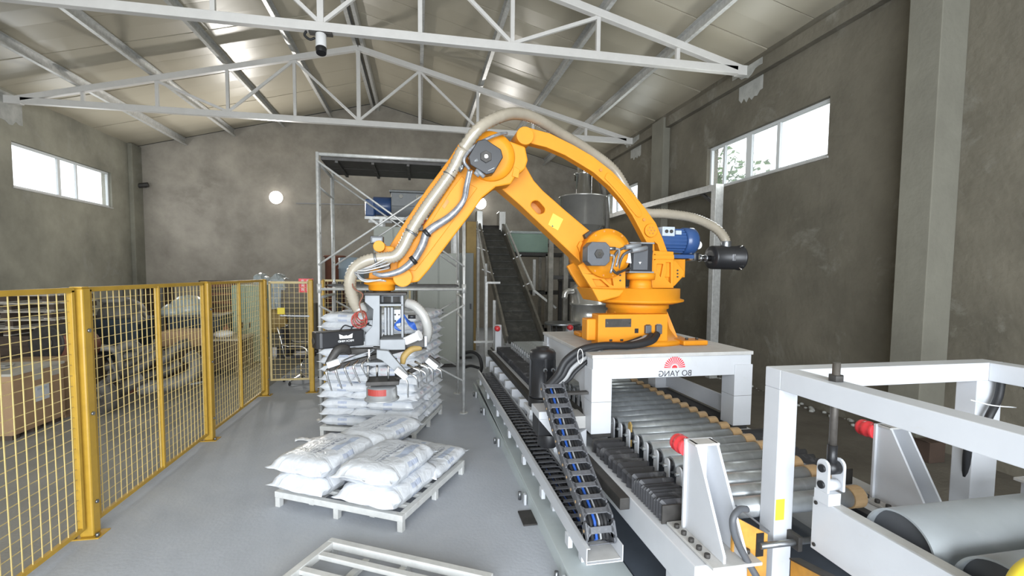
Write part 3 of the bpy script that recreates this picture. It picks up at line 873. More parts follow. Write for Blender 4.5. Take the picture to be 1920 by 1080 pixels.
# inclined belt conveyor
Yb0, Yb1 = 9.2, 12.6
P0 = at(962, 640, y=Yb0); P0.z = .62; zt = at(918, 415, y=Yb1).z
wl = at(954, 640, y=Yb0).x; wr_ = at(1014, 640, y=Yb0).x
ul = at(902, 430, y=Yb1).x; ur = at(938, 430, y=Yb1).x
zb_ = at(970, 640, y=Yb0).z; zt_ = at(920, 428, y=Yb1).z
t = thing('belt_conveyor', 'steep dark belt conveyor rising behind the robot plinth to the floodlight', 'conveyor', ((wl + wr_) / 2, Yb0, 0))
mb = MB(); n = 26
L0, L1 = Vector((wl, Yb0, zb_)), Vector((ul, Yb1, zt_)); R0, R1 = Vector((wr_, Yb0, zb_)), Vector((ur, Yb1, zt_))
mb.prism([L0, R0, R1, L1], (0, .02, -.05)); mb.build('belt', 'belt', t)
for k in range(1, 14):
    f = k / 14; a = L0.lerp(L1, f); b = R0.lerp(R1, f)
    MB().bar(a + Vector((.03, -.012, .004)), b + Vector((-.03, -.012, .004)), .018, .02).build('cleat', 'belt', t)
for (a, b) in ((L0, L1), (R0, R1)):
    dx = -.05 if a is L0 else .05
    MB().bar(a + Vector((dx, -.03, .04)), b + Vector((dx, -.03, .04)), .05, .2).build('side_frame', 'belt_frame', t, .004)
for (dx, A, B) in ((-.22, L0, L1), (.16, R0, R1)):
    f0, f1 = (.42, .98) if dx < 0 else (.30, .96)
    a = A.lerp(B, f0) + Vector((dx, -.05, .22)); b = A.lerp(B, f1) + Vector((dx * .6, -.05, .2))
    MB().bar(a, b, .045).build('guide_rail', 'galvanised', t, .005)
    c = a + (Vector((0, 0, -.62)) if dx < 0 else Vector((.45, -.25, -.38)))
    MB().bar(a, c, .045).build('guide_rail', 'galvanised', t, .005)
    for k in range(3):
        q = A.lerp(B, f0 + (f1 - f0) * (.12 + .38 * k)); MB().bar(q + Vector((dx * 1.25, -.05, .2)), q + Vector((0, -.04, .1)), .025).build('rail_bracket', 'galvanised', t)
for f in (.3, .62, .95):
    for (A, B, dx) in ((L0, L1, -.1), (R0, R1, .1)):
        q = A.lerp(B, f); MB().bar((q.x + dx, q.y, 0), (q.x + dx, q.y, q.z), .06, up=(1, 0, 0)).build('support_leg', 'galvanised', t)
q = L0.lerp(L1, 1); MB().box(q.x - .12, q.x + .04, q.y - .05, q.y + .35, q.z - .2, q.z + .45).build('head_guard', 'stainless', t, .01)
q = R0.lerp(R1, 1); MB().box(q.x - .04, q.x + .14, q.y - .05, q.y + .35, q.z - .2, q.z + .45).build('head_guard', 'stainless', t, .01)
MB().cyl((L1.x, L1.y + .1, L1.z), (R1.x, R1.y + .1, R1.z), .09, n=14).build('head_pulley', 'dark_steel', t)
# thin white gate frame near the belt foot
q0 = at(912, 530, y=9.4); q1 = at(912, 655, y=8.9)
t = thing('tube_stand', 'thin white tube frame standing at the left foot of the belt conveyor', 'frame', (q0.x, 9.4, 0))
MB().bar((q0.x, 9.4, 0), (q0.x, 9.4, q0.z), .05, up=(1, 0, 0)).build('upright', 'galvanised', t)
MB().bar((q0.x, 9.4, q0.z), (q0.x + .28, 9.4, q0.z), .04).build('crossbar', 'galvanised', t)
MB().bar((q0.x - .25, 9.4, .55), (q0.x + .25, 9.4, .55), .04).build('crossbar', 'galvanised', t)

# storage bin, steel frame, stainless machines
Y = 12.9
a = at(955, 432, y=Y); b = at(1030, 474, y=Y)
t = thing('steel_bin', 'pale rectangular steel bin on dark posts right of the belt', 'bin', ((a.x + b.x) / 2, Y, b.z))
MB().box(a.x, b.x, Y, Y + .9, b.z, a.z - .08).build('body', 'cabinet_green', t, .03)
MB().box(a.x + .05, b.x - .05, Y + .05, Y + .8, a.z - .08, a.z).build('crumpled_cover', 'tarp_grey', t, .04)
t = thing('steel_stand', 'dark steel stand carrying the pale bin behind the belt', 'frame', ((a.x + b.x) / 2, Y, 0))
for q in (a.x + .05, b.x - .05, b.x + .6):
    for yy in (Y + .05, Y + .85): MB().bar((q, yy, 0), (q, yy, b.z - .045), .09, up=(1, 0, 0)).build('post', 'belt_frame', t)
for zz in (b.z - .045, b.z * .55, .35):
    for yy in (Y + .05, Y + .85): MB().bar((a.x, yy, zz), (b.x + .6, yy, zz), .09).build('beam', 'dark_steel', t)
for q in (at(1000, 500, y=Y).x,): MB().bar((q, Y - .1, b.z - .2), (q, Y - .1, b.z - 1.2), .07, up=(1, 0, 0)).build('hanger', 'galvanised', t)
# frame of the sieving line
Y = 9.4
t = thing('machine_frame', 'rusty grey steel post frame behind the robot elbow', 'frame', (at(1060, 600, y=Y).x, Y, 0))
for u in (1060, 1032):
    q = at(u, 520, y=Y); MB().bar((q.x, Y, 0), (q.x, Y, at(u, 425, y=Y).z), .10, up=(1, 0, 0)).build('post', 'belt_frame', t, .006)
for v in (520, 460, 620):
    q = at(1028, v, y=Y); q2 = at(1125, v, y=Y); MB().bar(q, (q2.x, Y, q.z), .08).build('beam', 'dark_steel', t, .006)
Y = 9.9
c = at(1092, 400, y=Y); rr = (at(1132, 400, y=Y).x - at(1052, 400, y=Y).x) / 2
zt2, zb2 = at(1092, 372, y=Y).z, at(1092, 425, y=Y).z
t = thing('receiving_hopper', 'shiny stainless cylindrical hopper with a chrome pipe behind the robot arm', 'hopper', (c.x, Y, zb2 - .6))
MB().lathe((c.x, Y, 0), [(.15, zb2 - .75), (.15, zb2 - .5), (rr * .9, zb2), (rr, zb2 + .02), (rr, zt2), (rr * 1.06, zt2), (rr * 1.06, zt2 + .03), (.2, zt2 + .05)], 28).build('drum', 'stainless', t)
zp = at(1098, 285, y=Y).z
MB().lathe((c.x + .02, Y, 0), [(.17, zt2 + .04), (.17, zt2 + .5), (.21, zt2 + .5), (.21, zt2 + .54), (.15, zt2 + .55), (.15, zp), (.19, zp), (.19, zp + .05), (.001, zp + .05)], 22).build('chrome_pipe', 'chrome', t)
MB().tube([(c.x + .25, Y, zp - .1), (c.x + .42, Y, zp - .6), (c.x + .55, Y, zt2 - .3), (c.x + .55, Y, zb2 - .6)], .07, 10, 5).build('side_hose', 'pipe_grey', t)
MB().cyl((c.x, Y, zb2 - .75), (c.x, Y, zb2 - 1.1), .24, n=18).build('valve', 'dark_steel', t, .01)
MB().box(c.x - .45, c.x + .5, Y - .3, Y + .3, zb2 - 1.2, zb2 - 1.1).build('platform', 'dark_steel', t, .01)
for dx in (-.4, .45):
    MB().bar((c.x + dx, Y - .25, 0), (c.x + dx, Y - .25, zb2 - 1.2), .08, up=(1, 0, 0)).build('leg', 'dark_steel', t)
    MB().bar((c.x + dx, Y + .25, 0), (c.x + dx, Y + .25, zb2 - 1.2), .08, up=(1, 0, 0)).build('leg', 'dark_steel', t)
Y = 8.9
c = at(1105, 570, y=Y); t = thing('vibrating_sieve', 'round stainless vibrating sieve with clamp rings behind the robot base', 'sieve', (c.x, Y, .3))
z1 = at(1105, 540, y=Y).z; z2 = at(1105, 605, y=Y).z
r = .36
MB().lathe((c.x, Y, 0), [(.05, z1 + .18), (r * .8, z1 + .08), (r, z1), (r, (z1 + z2) / 2 + .06), (r * 1.1, (z1 + z2) / 2 + .05), (r * 1.1, (z1 + z2) / 2 + .02), (r, (z1 + z2) / 2), (r, z2), (r * 1.08, z2), (r * 1.08, z2 - .04), (r * .8, z2 - .05), (r * .8, .35), (.05, .35)], 26).build('body', 'stainless', t)
for k in range(3): MB().cyl((c.x + .3 * cos(k * 2.1), Y + .3 * sin(k * 2.1), 0), (c.x + .3 * cos(k * 2.1), Y + .3 * sin(k * 2.1), .36), .05, n=10).build('leg', 'dark_steel', t)
MB().tube([(c.x - r, Y - .1, z1 - .06), (c.x - r - .16, Y - .12, z1 - .07), (c.x - r - .2, Y - .12, z1 - .2)], .06, 10, 4).build('outlet', 'stainless', t)
MB().cyl((c.x - .1, Y, z1 + .1), (c.x - .1, Y, z1 + .55), .1, n=14).build('inlet_sleeve', 'dark_steel', t)
# stool / small round table
c = at(1055, 606, y=8.4)
t = thing('round_stool', 'small round metal stool table behind the robot plinth', 'stool', (c.x, 8.4, 0))
MB().cyl((c.x, 8.4, c.z - .02), (c.x, 8.4, c.z + .015), .34, n=24).build('top', 'steel', t, .004)
for k in range(4): a = pi / 4 + k * pi / 2; MB().cyl((c.x + .24 * cos(a), 8.4 + .24 * sin(a), 0), (c.x + .24 * cos(a), 8.4 + .24 * sin(a), c.z - .02), .015, n=6).build('leg', 'steel', t)

# cable duct along the right wall
t = thing('cable_duct', 'galvanised overhead cable duct dropping from the right wall behind the robot', 'duct', at(1340, 600, x=5.0))
a = at(1120, 412, x=5.45); b = at(1212, 385, x=5.3)
XD = 5.40
pts = [at(1125, 412, x=XD), at(1205, 388, x=XD), at(1298, 363, x=XD)]
for i in range(2):
    MB().bar(pts[i], pts[i + 1], .14, .12).build('duct_run', 'galvanised', t, .004)
c = pts[2]; e = Vector((XD, at(1340, 400, x=XD).y, c.z - .02))
MB().bar(c, e, .14, .12).build('duct_run', 'galvanised', t, .004)
MB().bar(e + Vector((0, -.06, .05)), (XD, e.y - .06, 0.0), .14, .16, up=(1, 0, 0)).build('duct_drop', 'galvanised', t, .004)
MB().bar(e + Vector((0, -.02, -.3)), e + Vector((0, .5, 0)), .05).build('brace', 'dark_steel', t)

# ================================================================ RAIL, CONVEYOR, PLINTH
# long grey plinth plate on the floor
t = thing('rail_plinth', 'long grey steel plinth strip on the floor left of the white tray', 'plinth', (1.05, 5, 0))
MB().prism([(.86, 1.2, .12), (1.26, 1.2, .12), (1.26, 8.15, .12), (.95, 7.9, .12)], (0, 0, -.02)).build('top_plate', 'grey_plate', t, .003)
MB().box(.89, .91, 1.2, 7.8, 0, .10).build('side_web', 'grey_plate', t)
for y in (1.7, 2.65, 3.75, 5.1, 6.3, 7.2):
    MB().box(.855, .875, y - .02, y + .02, 0, .09).build('levelling_lug', 'white_paint', t, .003)
    MB().cyl((.84, y + .09, 0), (.84, y + .09, .07), .014, n=6).build('anchor_bolt', 'steel', t)

# roller conveyor -------------------------------------------------
t = thing('roller_conveyor', 'long white roller conveyor running under the robot plinth towards the belt', 'conveyor', (2.0, 5, 0)); CONV = t
YC0, YC1 = 1.93, 8.45
for (x0, x1) in ((1.27, 1.55), (2.54, 2.92)):
    MB().box(x0, x1, YC0, YC1, .38, .56).build('side_beam', 'white_paint', t, .006)
    for y in (2.2, 3.6, 5.0, 6.4, 7.9):
        MB().box(x0 + .04, x1 - .04, y - .06, y + .06, 0.012, .38).build('support_leg', 'white_paint', t, .004)
        MB().box(x0 - .01, x1 + .01, y - .1, y + .1, 0, .012).build('foot_plate', 'grey_plate', t)
MB().box(1.28, 2.79, YC0 + .1, YC1 - .1, .03, .10).build('floor_channel', 'blue_grey_steel', t, .004)
MB().box(1.56, 1.60, 2.0, YC1, .40, .485).build('inner_rail', 'black_plastic', t, .003)
MB().box(2.46, 2.52, 2.0, YC1, .44, .60).build('inner_rail', 'black_plastic', t, .003)
MB().box(1.20, 1.265, 2.62, 8.3, .49, .565).build('rack_bar', 'dark_steel', t, .006)
for k in range(10):
    y = 3.9 + .47 * k; MB().box(1.14, 1.268, y - .05, y + .05, .30, .48).build('guard_bracket', 'white_paint', t, .004)
# rollers
RP = .147
rl = MB(); rl.cyl((1.62, 0, 0), (2.365, 0, 0), .054, n=20); rl.cyl((1.565, 0, 0), (2.50, 0, 0), .011, n=8)
slv = MB().ring((2.365, 0, 0), (2.445, 0, 0), .061, .046, n=20)
rb = MB()
prof = [(1.588, -.028, -.20), (1.588, .028, -.20)] + [(1.588, .028 * cos(a), .028 * sin(a) + .02) for a in [pi * i / 8 for i in range(9)]]
rb.prism(prof, (.010, 0, 0))
hub = MB().ring((1.5985, 0, .0), (1.618, 0, .0), .040, .012, n=18)
first = None
for k in range(41):
    y = 2.18 + RP * k
    if k == 0:
        r0 = rl.build('roller', 'roller_steel', t); r0.location = (-2.0 + WO[t.as_pointer()].x * 0, 0, 0)
        r0.data.transform(Matrix.Translation(Vector((2.0, 5, 0)))); r0.location = Vector((-2.0, y - 5, .685))
        s0 = slv.build('end_sleeve', 'tan_sleeve', None, loc=(0, 0, 0)); s0.parent = r0; s0.location = (0, 0, 0)
        b0 = rb.build('roller_bracket', 'white_paint', None, loc=(0, 0, 0)); b0.parent = t; b0.location = r0.location
        h0 = hub.build('bearing_hub', 'black_plastic', None, loc=(0, 0, 0)); h0.parent = b0
    else:
        loc = Vector((-2.0, y - 5, .685))
        r = instance('roller', r0, t, loc); instance('end_sleeve', s0, r, (0, 0, 0))
        if k > 0 and y < 8.2:
            b = instance('roller_bracket', b0, t, loc)
            if y < 4: instance('bearing_hub', h0, b, (0, 0, 0))
p = (1.64, 3.50, .62)
MB().prism([(1.60, 3.33, .60), (1.60, 3.33, .77), (1.60, 3.355, .79), (1.60, 3.38, .77), (1.60, 3.38, .60)], (.012, 0, 0)).build('wooden_tab', 'ochre', t)


def bellows(x0, x1, y0, y1, label, drop=0.0, zt=.655, zb=.562, pitch=.075, squeeze=None):
    t = thing('bellows_cover', label, 'bellows', ((x0 + x1) / 2, (y0 + y1) / 2, zb), 'folding rail covers')
    mb = MB(); n = max(4, int((y1 - y0) / pitch)); vs = []; k = 0
    ys = []
    y = y1
    while y > y0 + .01:
        ys.append(y); st = pitch
        if squeeze and y < squeeze: st = pitch * .42
        y -= st
    ys.append(y0)
    for i, y in enumerate(ys):
        for q in (0, 1):
            yy = y if q == 0 else (y + (ys[i + 1] if i + 1 < len(ys) else y)) / 2
            dz = 0 if q == 0 else -.022; dx = 0 if q == 0 else .022
            sag = .03 if (squeeze and y < squeeze) else 0
            wob = .006 * sin(i * 2.3) + sag * (.5 + .3 * sin(i * 1.7))
            vs += [(x0 + dx, yy, zb), (x0 + dx, yy, zt + dz - .012 + wob), (x0 + dx + .014, yy, zt + dz + wob), (x1 - dx - .014, yy, zt + dz + wob), (x1 - dx, yy, zt + dz - .012 + wob), (x1 - dx, yy, zb)]
    m = len(vs) // 6
    mb.add(vs, [(i * 6 + j, i * 6 + j + 1, (i + 1) * 6 + j + 1, (i + 1) * 6 + j) for i in range(m - 1) for j in range(5)])
    mb.F.append([len(mb.V) - 6 + j for j in range(6)]); mb.S.append(False)
    mb.F.append([j for j in range(6)]); mb.S.append(False)
    mb.build('folded_skin', 'bellows_black', t)
    for yy in (y0, y1): MB().box(x0 - .004, x1 + .004, yy - .004, yy + .004, zb, zt + .01).build('end_plate', 'dark_steel', t)
    return t


bellows(1.31, 1.545, 2.31, 3.37, 'black folding rail cover in front of the plinth leg, nearest, left of the rollers', squeeze=2.72)
bellows(1.31, 1.545, 4.93, 7.95, 'black folding rail cover behind the robot plinth, beside the belt foot')
bellows(2.57, 2.80, 2.55, 3.37, 'black folding rail cover right of the rollers, near the plinth right leg')
bellows(2.57, 2.80, 4.93, 7.95, 'black folding rail cover right of the rollers, behind the plinth')


def stop_stand(x, y, z0, h, label, s=1, wide=.2, depth=.34):
    """white gusset stand with a red rubber buffer pointing along +y (s=1) or -y (s=-1)"""
    t = thing('buffer_stand', label, 'buffer', (x, y, z0), 'white end stop stands')
    yb = y + s * .02; w2 = wide / 2
    MB().box(x - w2 - .03, x + w2 + .03, min(yb + s * .06, yb - s * (depth + .02)), max(yb + s * .06, yb - s * (depth + .02)), z0, z0 + .016).build('base_plate', 'white_dusty', t, .003)
    MB().box(x - w2 + .02, x + w2 - .02, min(yb, yb - s * .018), max(yb, yb - s * .018), z0 + .016, z0 + h).build('back_plate', 'white_paint', t, .003)
    for xx in (x - w2 + .035, x + w2 - .05):
        top = .075
        MB().prism([(xx, yb - s * .018, z0 + .016), (xx, yb - s * .018, z0 + h), (xx, yb - s * (.018 + top), z0 + h), (xx, yb - s * depth, z0 + .05), (xx, yb - s * depth, z0 + .016)], (.014, 0, 0)).build('gusset', 'white_paint', t, .002)
    MB().box(x - w2 + .03, x + w2 - .03, min(yb - s * .018, yb - s * .095), max(yb - s * .018, yb - s * .095), z0 + h - .012, z0 + h).build('top_plate', 'white_dusty', t, .002)
    zz = z0 + h - .055; xb_ = x - w2 + .045
    b = MB().lathe((xb_, yb, zz), [(.001, s * .125), (.03, s * .122), (.046, s * .105), (.050, s * .088), (.043, s * .078), (.050, s * .068), (.050, s * .045), (.043, s * .036), (.046, s * .02), (.046, 0)], 20, 'y').build('rubber_buffer', 'red_rubber' if z0 + h > 1.0 or y < 4 else 'red_dull', t)
    for k in range(5):
        yk = yb - s * (depth * (k + .1) / 5)
        for xx in ((x - w2 - .008,) if k < 4 else (x - w2 - .008, x + w2 + .008)):
            MB().cyl((xx, yk, z0 + .016), (xx, yk, z0 + .036), .014, n=10).build('bolt', 'dark_steel', t, .002)
    return t


stop_stand(1.46, 2.22, .562, .50, 'near white gusset stand with glossy red buffer at the left end of the rollers')
stop_stand(2.80, 2.33, .562, .475, 'white gusset stand with red buffer seen through the white gate frame')
stop_stand(1.36, 8.12, .562, .47, 'far white stand with dull red buffer left of the belt conveyor foot', s=-1, wide=.15)
stop_stand(2.68, 8.12, .562, .47, 'far white stand with dull red buffer behind the robot plinth', s=-1, wide=.15)

# cable tray with energy chain -----------------------------------
TX0, TX1, TZ = .915, 1.135, .30
t = thing('cable_tray', 'long white steel cable tray holding the black cable chain', 'tray', ((TX0 + TX1) / 2, 5, .12))
tm = MB(); tm.box(TX0, TX1, 2.42, 7.35, TZ, TZ + .005); tm.box(TX0, TX0 + .005, 2.42, 7.35, TZ + .005, TZ + .095); tm.box(TX1 - .005, TX1, 2.42, 7.35, TZ + .005, TZ + .095)
tm.box(TX0 + .005, TX0 + .022, 2.42, 7.35, TZ + .09, TZ + .095)
tm.build('trough', 'white_paint', t)
MB().box(TX0 + .006, TX1 - .006, 2.44, 2.7, TZ + .0055, TZ + .008).build('dust', 'white_dusty', t)
for y in (2.75, 3.4, 4.05, 4.75, 5.5, 6.3, 7.1):
    MB().box(TX0 - .010, TX0 + .02, y - .035, y + .035, TZ - .075, TZ).build('tray_leg', 'white_paint', t, .003)
    MB().box((TX0 + TX1) / 2 - .03, (TX0 + TX1) / 2 + .03, y - .03, y + .03, .12, TZ).build('tray_leg', 'white_paint', t, .003)

chain = thing('cable_chain', 'black plastic cable chain rising from the white tray to the robot plinth', 'cable chain', (1.028, 3, TZ))
LK = .098
path = [Vector((1.028, y, z)) for (y, z) in ((3.56, 1.06), (3.45, .985), (3.3, .885), (3.05, .725), (2.82, .60), (2.64, .53), (2.53, .475), (2.495, .415), (2.54, .362), (2.66, .345), (2.9, .345), (7.3, .345))]
dense = spline(path[:-1], 14); dense += [path[-2].lerp(path[-1], i / 90) for i in range(1, 91)]
# resample by arc length
pts = [dense[0]]; acc = 0
for i in range(1, len(dense)):
    a, b = dense[i - 1], dense[i]; L_ = (b - a).length; pos = 0
    while acc + (L_ - pos) >= LK:
        pos += LK - acc; acc = 0; pts.append(a.lerp(b, pos / L_))
    acc += L_ - pos
W2 = .093
lk = MB(); hh = .034
for sx in (-1, 1):
    x = sx * (W2 - .007)
    lk.prism([(x - .006, -LK * .52 + .01, -hh), (x - .006, LK * .52 - .01, -hh), (x - .006, LK * .52, -hh + .012), (x - .006, LK * .52, hh - .012), (x - .006, LK * .52 - .01, hh), (x - .006, -LK * .52 + .01, hh), (x - .006, -LK * .52, hh - .012), (x - .006, -LK * .52, -hh + .012)], (.012, 0, 0))
for sz in (-1, 1):
    z = sz * (hh - .004)
    lk.box(-W2 + .01, W2 - .01, -.019, .019, z - .004, z + .004)
    for sx in (-1, 1):
        x = sx * (W2 - .02)
        lk.prism([(x - sx * .012, -.019, z - .004), (x + sx * .006, -.036, z - .004), (x + sx * .006, .036, z - .004), (x - sx * .012, .019, z - .004)], (0, 0, .008))
pin = MB().cyl((-W2 - .001, 0, 0), (-W2 - .004, 0, 0), .009, n=12)
base = None
for i in range(len(pts) - 1):
    a, b = pts[i], pts[i + 1]; mid = (a + b) / 2; d = b - a; ang = atan2(d.z, d.y)
    loc = mid - Vector((1.028, 3, TZ))
    if base is None:
        base = lk.build('link', 'chain_plastic', None, loc=(0, 0, 0), bevel=.002, seg=1); base.parent = chain; base.location = loc; base.rotation_euler = (ang, 0, 0)
        pn = pin.build('pin', 'tan_sleeve', None, loc=(0, 0, 0)); pn.parent = base
    else:
        o = instance('link', base, chain, loc, (ang, 0, 0))
        if i < 26: instance('pin', pn, o, (0, 0, 0))
up = [q for q in pts[:26]]
for (dx, m, r) in ((-.045, 'black_rubber', .012), (-.02, 'blue_hose', .009), (.004, 'grey_cable', .009), (.024, 'black_rubber', .011), (.046, 'black_rubber', .013), (-.003, 'black_rubber', .008)):
    MB().tube([q + Vector((dx + .004 * sin(i * .8), 0, 0)) for i, q in enumerate(up)], r, 8).build('cable', m, chain)
for dx in (-.03, .02): MB().tube([Vector((1.02 + dx, y, .345)) for y in (2.9, 5, 7.3)], .016, 8).build('cable', 'black_rubber', chain)

# ================================================================ ROBOT PLINTH (table on the rail)
TX, TXR, TY, TYR, TZT, TZB = 1.304, 2.705, 3.40, 4.88, 1.31, .69
t = thing('robot_plinth', 'white steel gantry table carrying the orange robot above the rollers', 'plinth', ((TX + TXR) / 2, (TY + TYR) / 2, .56)); PLN = t
MB().box(TX, TXR, TY, TYR, TZT - .03, TZT).build('top_plate', 'white_dusty', t, .004)
bh = .165
MB().box(TX + .01, TXR - .01, TY + .012, TY + .14, TZT - .03 - bh, TZT - .03).build('front_beam', 'white_paint', t, .004)
MB().box(TX + .01, TXR - .01, TYR - .14, TYR - .01, TZT - .03 - bh, TZT - .03).build('rear_beam', 'white_paint', t, .004)
lw = .165
for (x0, x1) in ((TX, TX + lw), (TXR - lw, TXR)):
    for (y0, y1) in ((TY + .002, TY + .17), (TYR - .17, TYR)):
        MB().box(x0, x1, y0, y1, TZB, TZT - .11).build('leg', 'white_paint', t, .004)
        MB().box(x0 - .0, x1 + .0, y0 - .001, y1 + .001, .94, .9425).build('leg_joint', 'seam_dark', t)
for x0 in (TX + .02, TXR - .04):   # side webs with a window
    yo = [(x0, TY + .17, TZT - .03), (x0, TYR - .17, TZT - .03), (x0, TYR - .17, TZB + .02), (x0, TY + .17, TZB + .02)]
    if x0 < 2:
        hole = [(x0, TY + .17 + .05, TZB + .05), (x0, TY + .36, 1.02), (x0, TYR - .36, 1.02), (x0, TYR - .17 - .05, TZB + .05)]
    else:
        hole = [(x0, TY + .30, .86), (x0, TY + .30, 1.06), (x0, TYR - .30, 1.06), (x0, TYR - .30, .86)]
    MB().prism(yo, (.02, 0, 0), [hole]).build('side_web', 'white_paint', t)
for x0 in (TX + .02, TXR - .17):
    MB().box(x0, x0 + .15, TY + .02, TYR - .02, .655, TZB).build('carriage_rail', 'dark_steel', t)
for x in (1.62, 1.95, 2.3): MB().box(x, x + .02, TY + .14, TYR - .14, TZT - .16, TZT - .03).build('under_rib', 'white_dusty', t)
# emblem and mirrored lettering on the front beam
ec = at(1265, 690, y=TY + .011); fy = TY + .0115
em = MB(); R1_, R2_ = .034, .092
for k in range(15):
    a = pi * (k + .5) / 15; da = pi / 15 * .30
    em.prism([(ec.x + R1_ * cos(a - da * .8), fy, ec.z + R1_ * sin(a - da * .8)), (ec.x + R2_ * cos(a - da), fy, ec.z + R2_ * sin(a - da)), (ec.x + R2_ * cos(a + da), fy, ec.z + R2_ * sin(a + da)), (ec.x + R1_ * cos(a + da * .8), fy, ec.z + R1_ * sin(a + da * .8))], (0, -.001, 0))
em.prism([(ec.x + .024 * cos(a), fy, ec.z + .024 * sin(a)) for a in [pi * i / 10 for i in range(11)]], (0, -.001, 0))
em.build('sunburst_emblem', 'red_print', t)
lc = at(1266, 700.5, y=fy)
text_part('BO YANG', .066, 'dark_print', t, (lc.x, fy, lc.z), (1, 0, 0), (0, 0, 1), mirror=True)
# carriage drive motor and gearbox left of the plinth
mc = Vector((1.075, 4.02, 0))
t = thing('drive_motor', 'black upright servo motor on a white gearbox bracket left of the plinth', 'motor', (mc.x, mc.y, .60))
mb = MB().lathe((mc.x, mc.y, 0), [(.118, .84), (.12, .86), (.108, .88), (.108, 1.17), (.117, 1.18), (.117, 1.235), (.10, 1.26), (.06, 1.27), (.06, 1.285), (.001, 1.285)], 24)
mb.build('motor_body', 'black_plastic', t)
for a in (0, pi / 2, pi, -pi / 2):
    MB().box(mc.x - .012 + .108 * cos(a), mc.x + .012 + .108 * cos(a), mc.y - .012 + .108 * sin(a), mc.y + .012 + .108 * sin(a), .86, 1.2).build('rib', 'black_plastic', t, .003)
for (dx) in (-.01, .06):
    MB().cyl((mc.x + dx, mc.y - .10, 1.10), (mc.x + dx, mc.y - .135, 1.10), .018, n=12).build('connector', 'steel', t)
    MB().tube([(mc.x + dx, mc.y - .135, 1.10), (mc.x + dx, mc.y - .17, 1.06), (mc.x + dx, mc.y - .16, .98), (mc.x + dx + .03, mc.y - .13, .86)], .010, 8, 5).build('cable', 'black_rubber', t)
MB().cyl((mc.x, mc.y, .76), (mc.x, mc.y, .84), .125, n=24).build('flange', 'black_plastic', t, .004)
MB().box(mc.x - .14, TX - .001, mc.y - .13, mc.y + .13, .71, .76).build('bracket_plate', 'white_paint', t, .004)
t2 = thing('rack_gearbox', 'white faced gearbox block with black sides under the chain bend, left of plinth', 'gearbox', (1.03, 3.55, .50))
q = Vector((1.03, 3.52, 0))
MB().box(q.x - .12, q.x + .12, q.y - .03, q.y + .22, .80, .86).build('top_cover', 'white_paint', t2, .004)
MB().prism([(q.x - .12, q.y - .03, .80), (q.x + .12, q.y - .03, .80), (q.x + .12, q.y - .10, .70), (q.x - .02, q.y - .12, .68)], (0, .16, 0)).build('front_cover', 'white_paint', t2)
MB().box(q.x - .115, q.x + .115, q.y - .0, q.y + .2, .66, .80).build('body', 'black_plastic', t2, .004)
MB().cyl((q.x, q.y + .08, .56), (q.x, q.y + .08, .66), .1, n=20).build('pinion_housing', 'black_plastic', t2, .004)
MB().prism([(q.x - .0, q.y - .02, .56), (TX, q.y - .02, .70), (TX, q.y - .02, .56)], (0, .2, 0)).build('gusset', 'white_paint', t2)
MB().box(q.x + .05, TX, q.y + .0, q.y + .2, .70, .80).build('mount', 'white_dusty', t2, .004)
# bracket at the chain head
MB().box(1.125, 1.302, 3.46, 3.52, .99, 1.01).build('chain_bracket', 'dark_steel', PLN, .003)
# thick cables from the robot foot over the plinth edge to the chain
cab = thing('robot_cables', 'thick black cables looping from the robot base over the plinth edge into the chain', 'cable', (1.3, 3.7, TZT))
for i, (du, rr, m) in enumerate(((0, .030, 'black_rubber'), (9, .028, 'black_rubber'), (20, .020, 'grey_cable'), (27, .016, 'black_rubber'))):
    pth = [at(1232 - i * 10, 627 + i * 2, y=3.74), at(1220 - i * 12, 640, y=3.66), at(1180 - i * 8, 648, y=3.62), at(1130, 648 + i * 4, y=3.6), at(1090 + i * 4, 656 + i * 7, y=3.58), at(1061 + i * 6, 676 + i * 7, y=3.58), at(1046 + i * 7, 703 + i * 3, y=3.57), Vector((.985 + i * .03, 3.54, 1.04))]
    pth[3].z = max(pth[3].z, TZT + rr + .002)
    MB().tube(pth, rr, 10, 8).build('cable', m, cab)
MB().tube([at(1088 + 5 * cos(a), 668 + 14 * sin(a), y=3.50) for a in [2 * pi * k / 12 for k in range(13)]], .003, 6).build('cable_tie', 'white_plastic', cab)

# ================================================================ PRESS FRAME (white gate) AND DRUMS
GZ, GX0, GX1, GY1, GY0 = 1.462, 1.765, 3.19, 2.125, .60
t = thing('portal_frame', 'white square tube frame standing over the conveyor at the right edge', 'frame', ((GX0 + GX1) / 2, GY1, 0)); GATE = t
w, h = .105, .10
MB().box(GX0, GX1, GY1 - w, GY1, GZ - h, GZ).build('far_beam', 'white_paint', t, .004)
MB().box(GX0, GX0 + w, GY0, GY1 - w, GZ - h, GZ).build('side_beam', 'white_paint', t, .004)
MB().box(GX1 - w, GX1, GY0, GY1 - w, GZ - h, GZ).build('side_beam', 'white_paint', t, .004)
MB().box(GX0, GX1, GY0 - w, GY0, GZ - h, GZ).build('near_beam', 'white_paint', t, .004)
for x in (GX0, GX1 - w * 1.7):
    for y in (GY1 - w * 1.0, GY0):
        ww = w if x == GX0 else w * 1.7
        MB().box(x, x + ww, y, y + w, 0.0, GZ - h).build('post', 'white_paint', t, .004)
p = at(1443, 965, y=GY1 - w); MB().box(GX0 + .004, GX0 + .055, GY1 - w - .0015, GY1 - w, at(1443, 977, y=GY1 - w).z, at(1443, 938, y=GY1 - w).z).build('yellow_label', 'label_yellow', t)
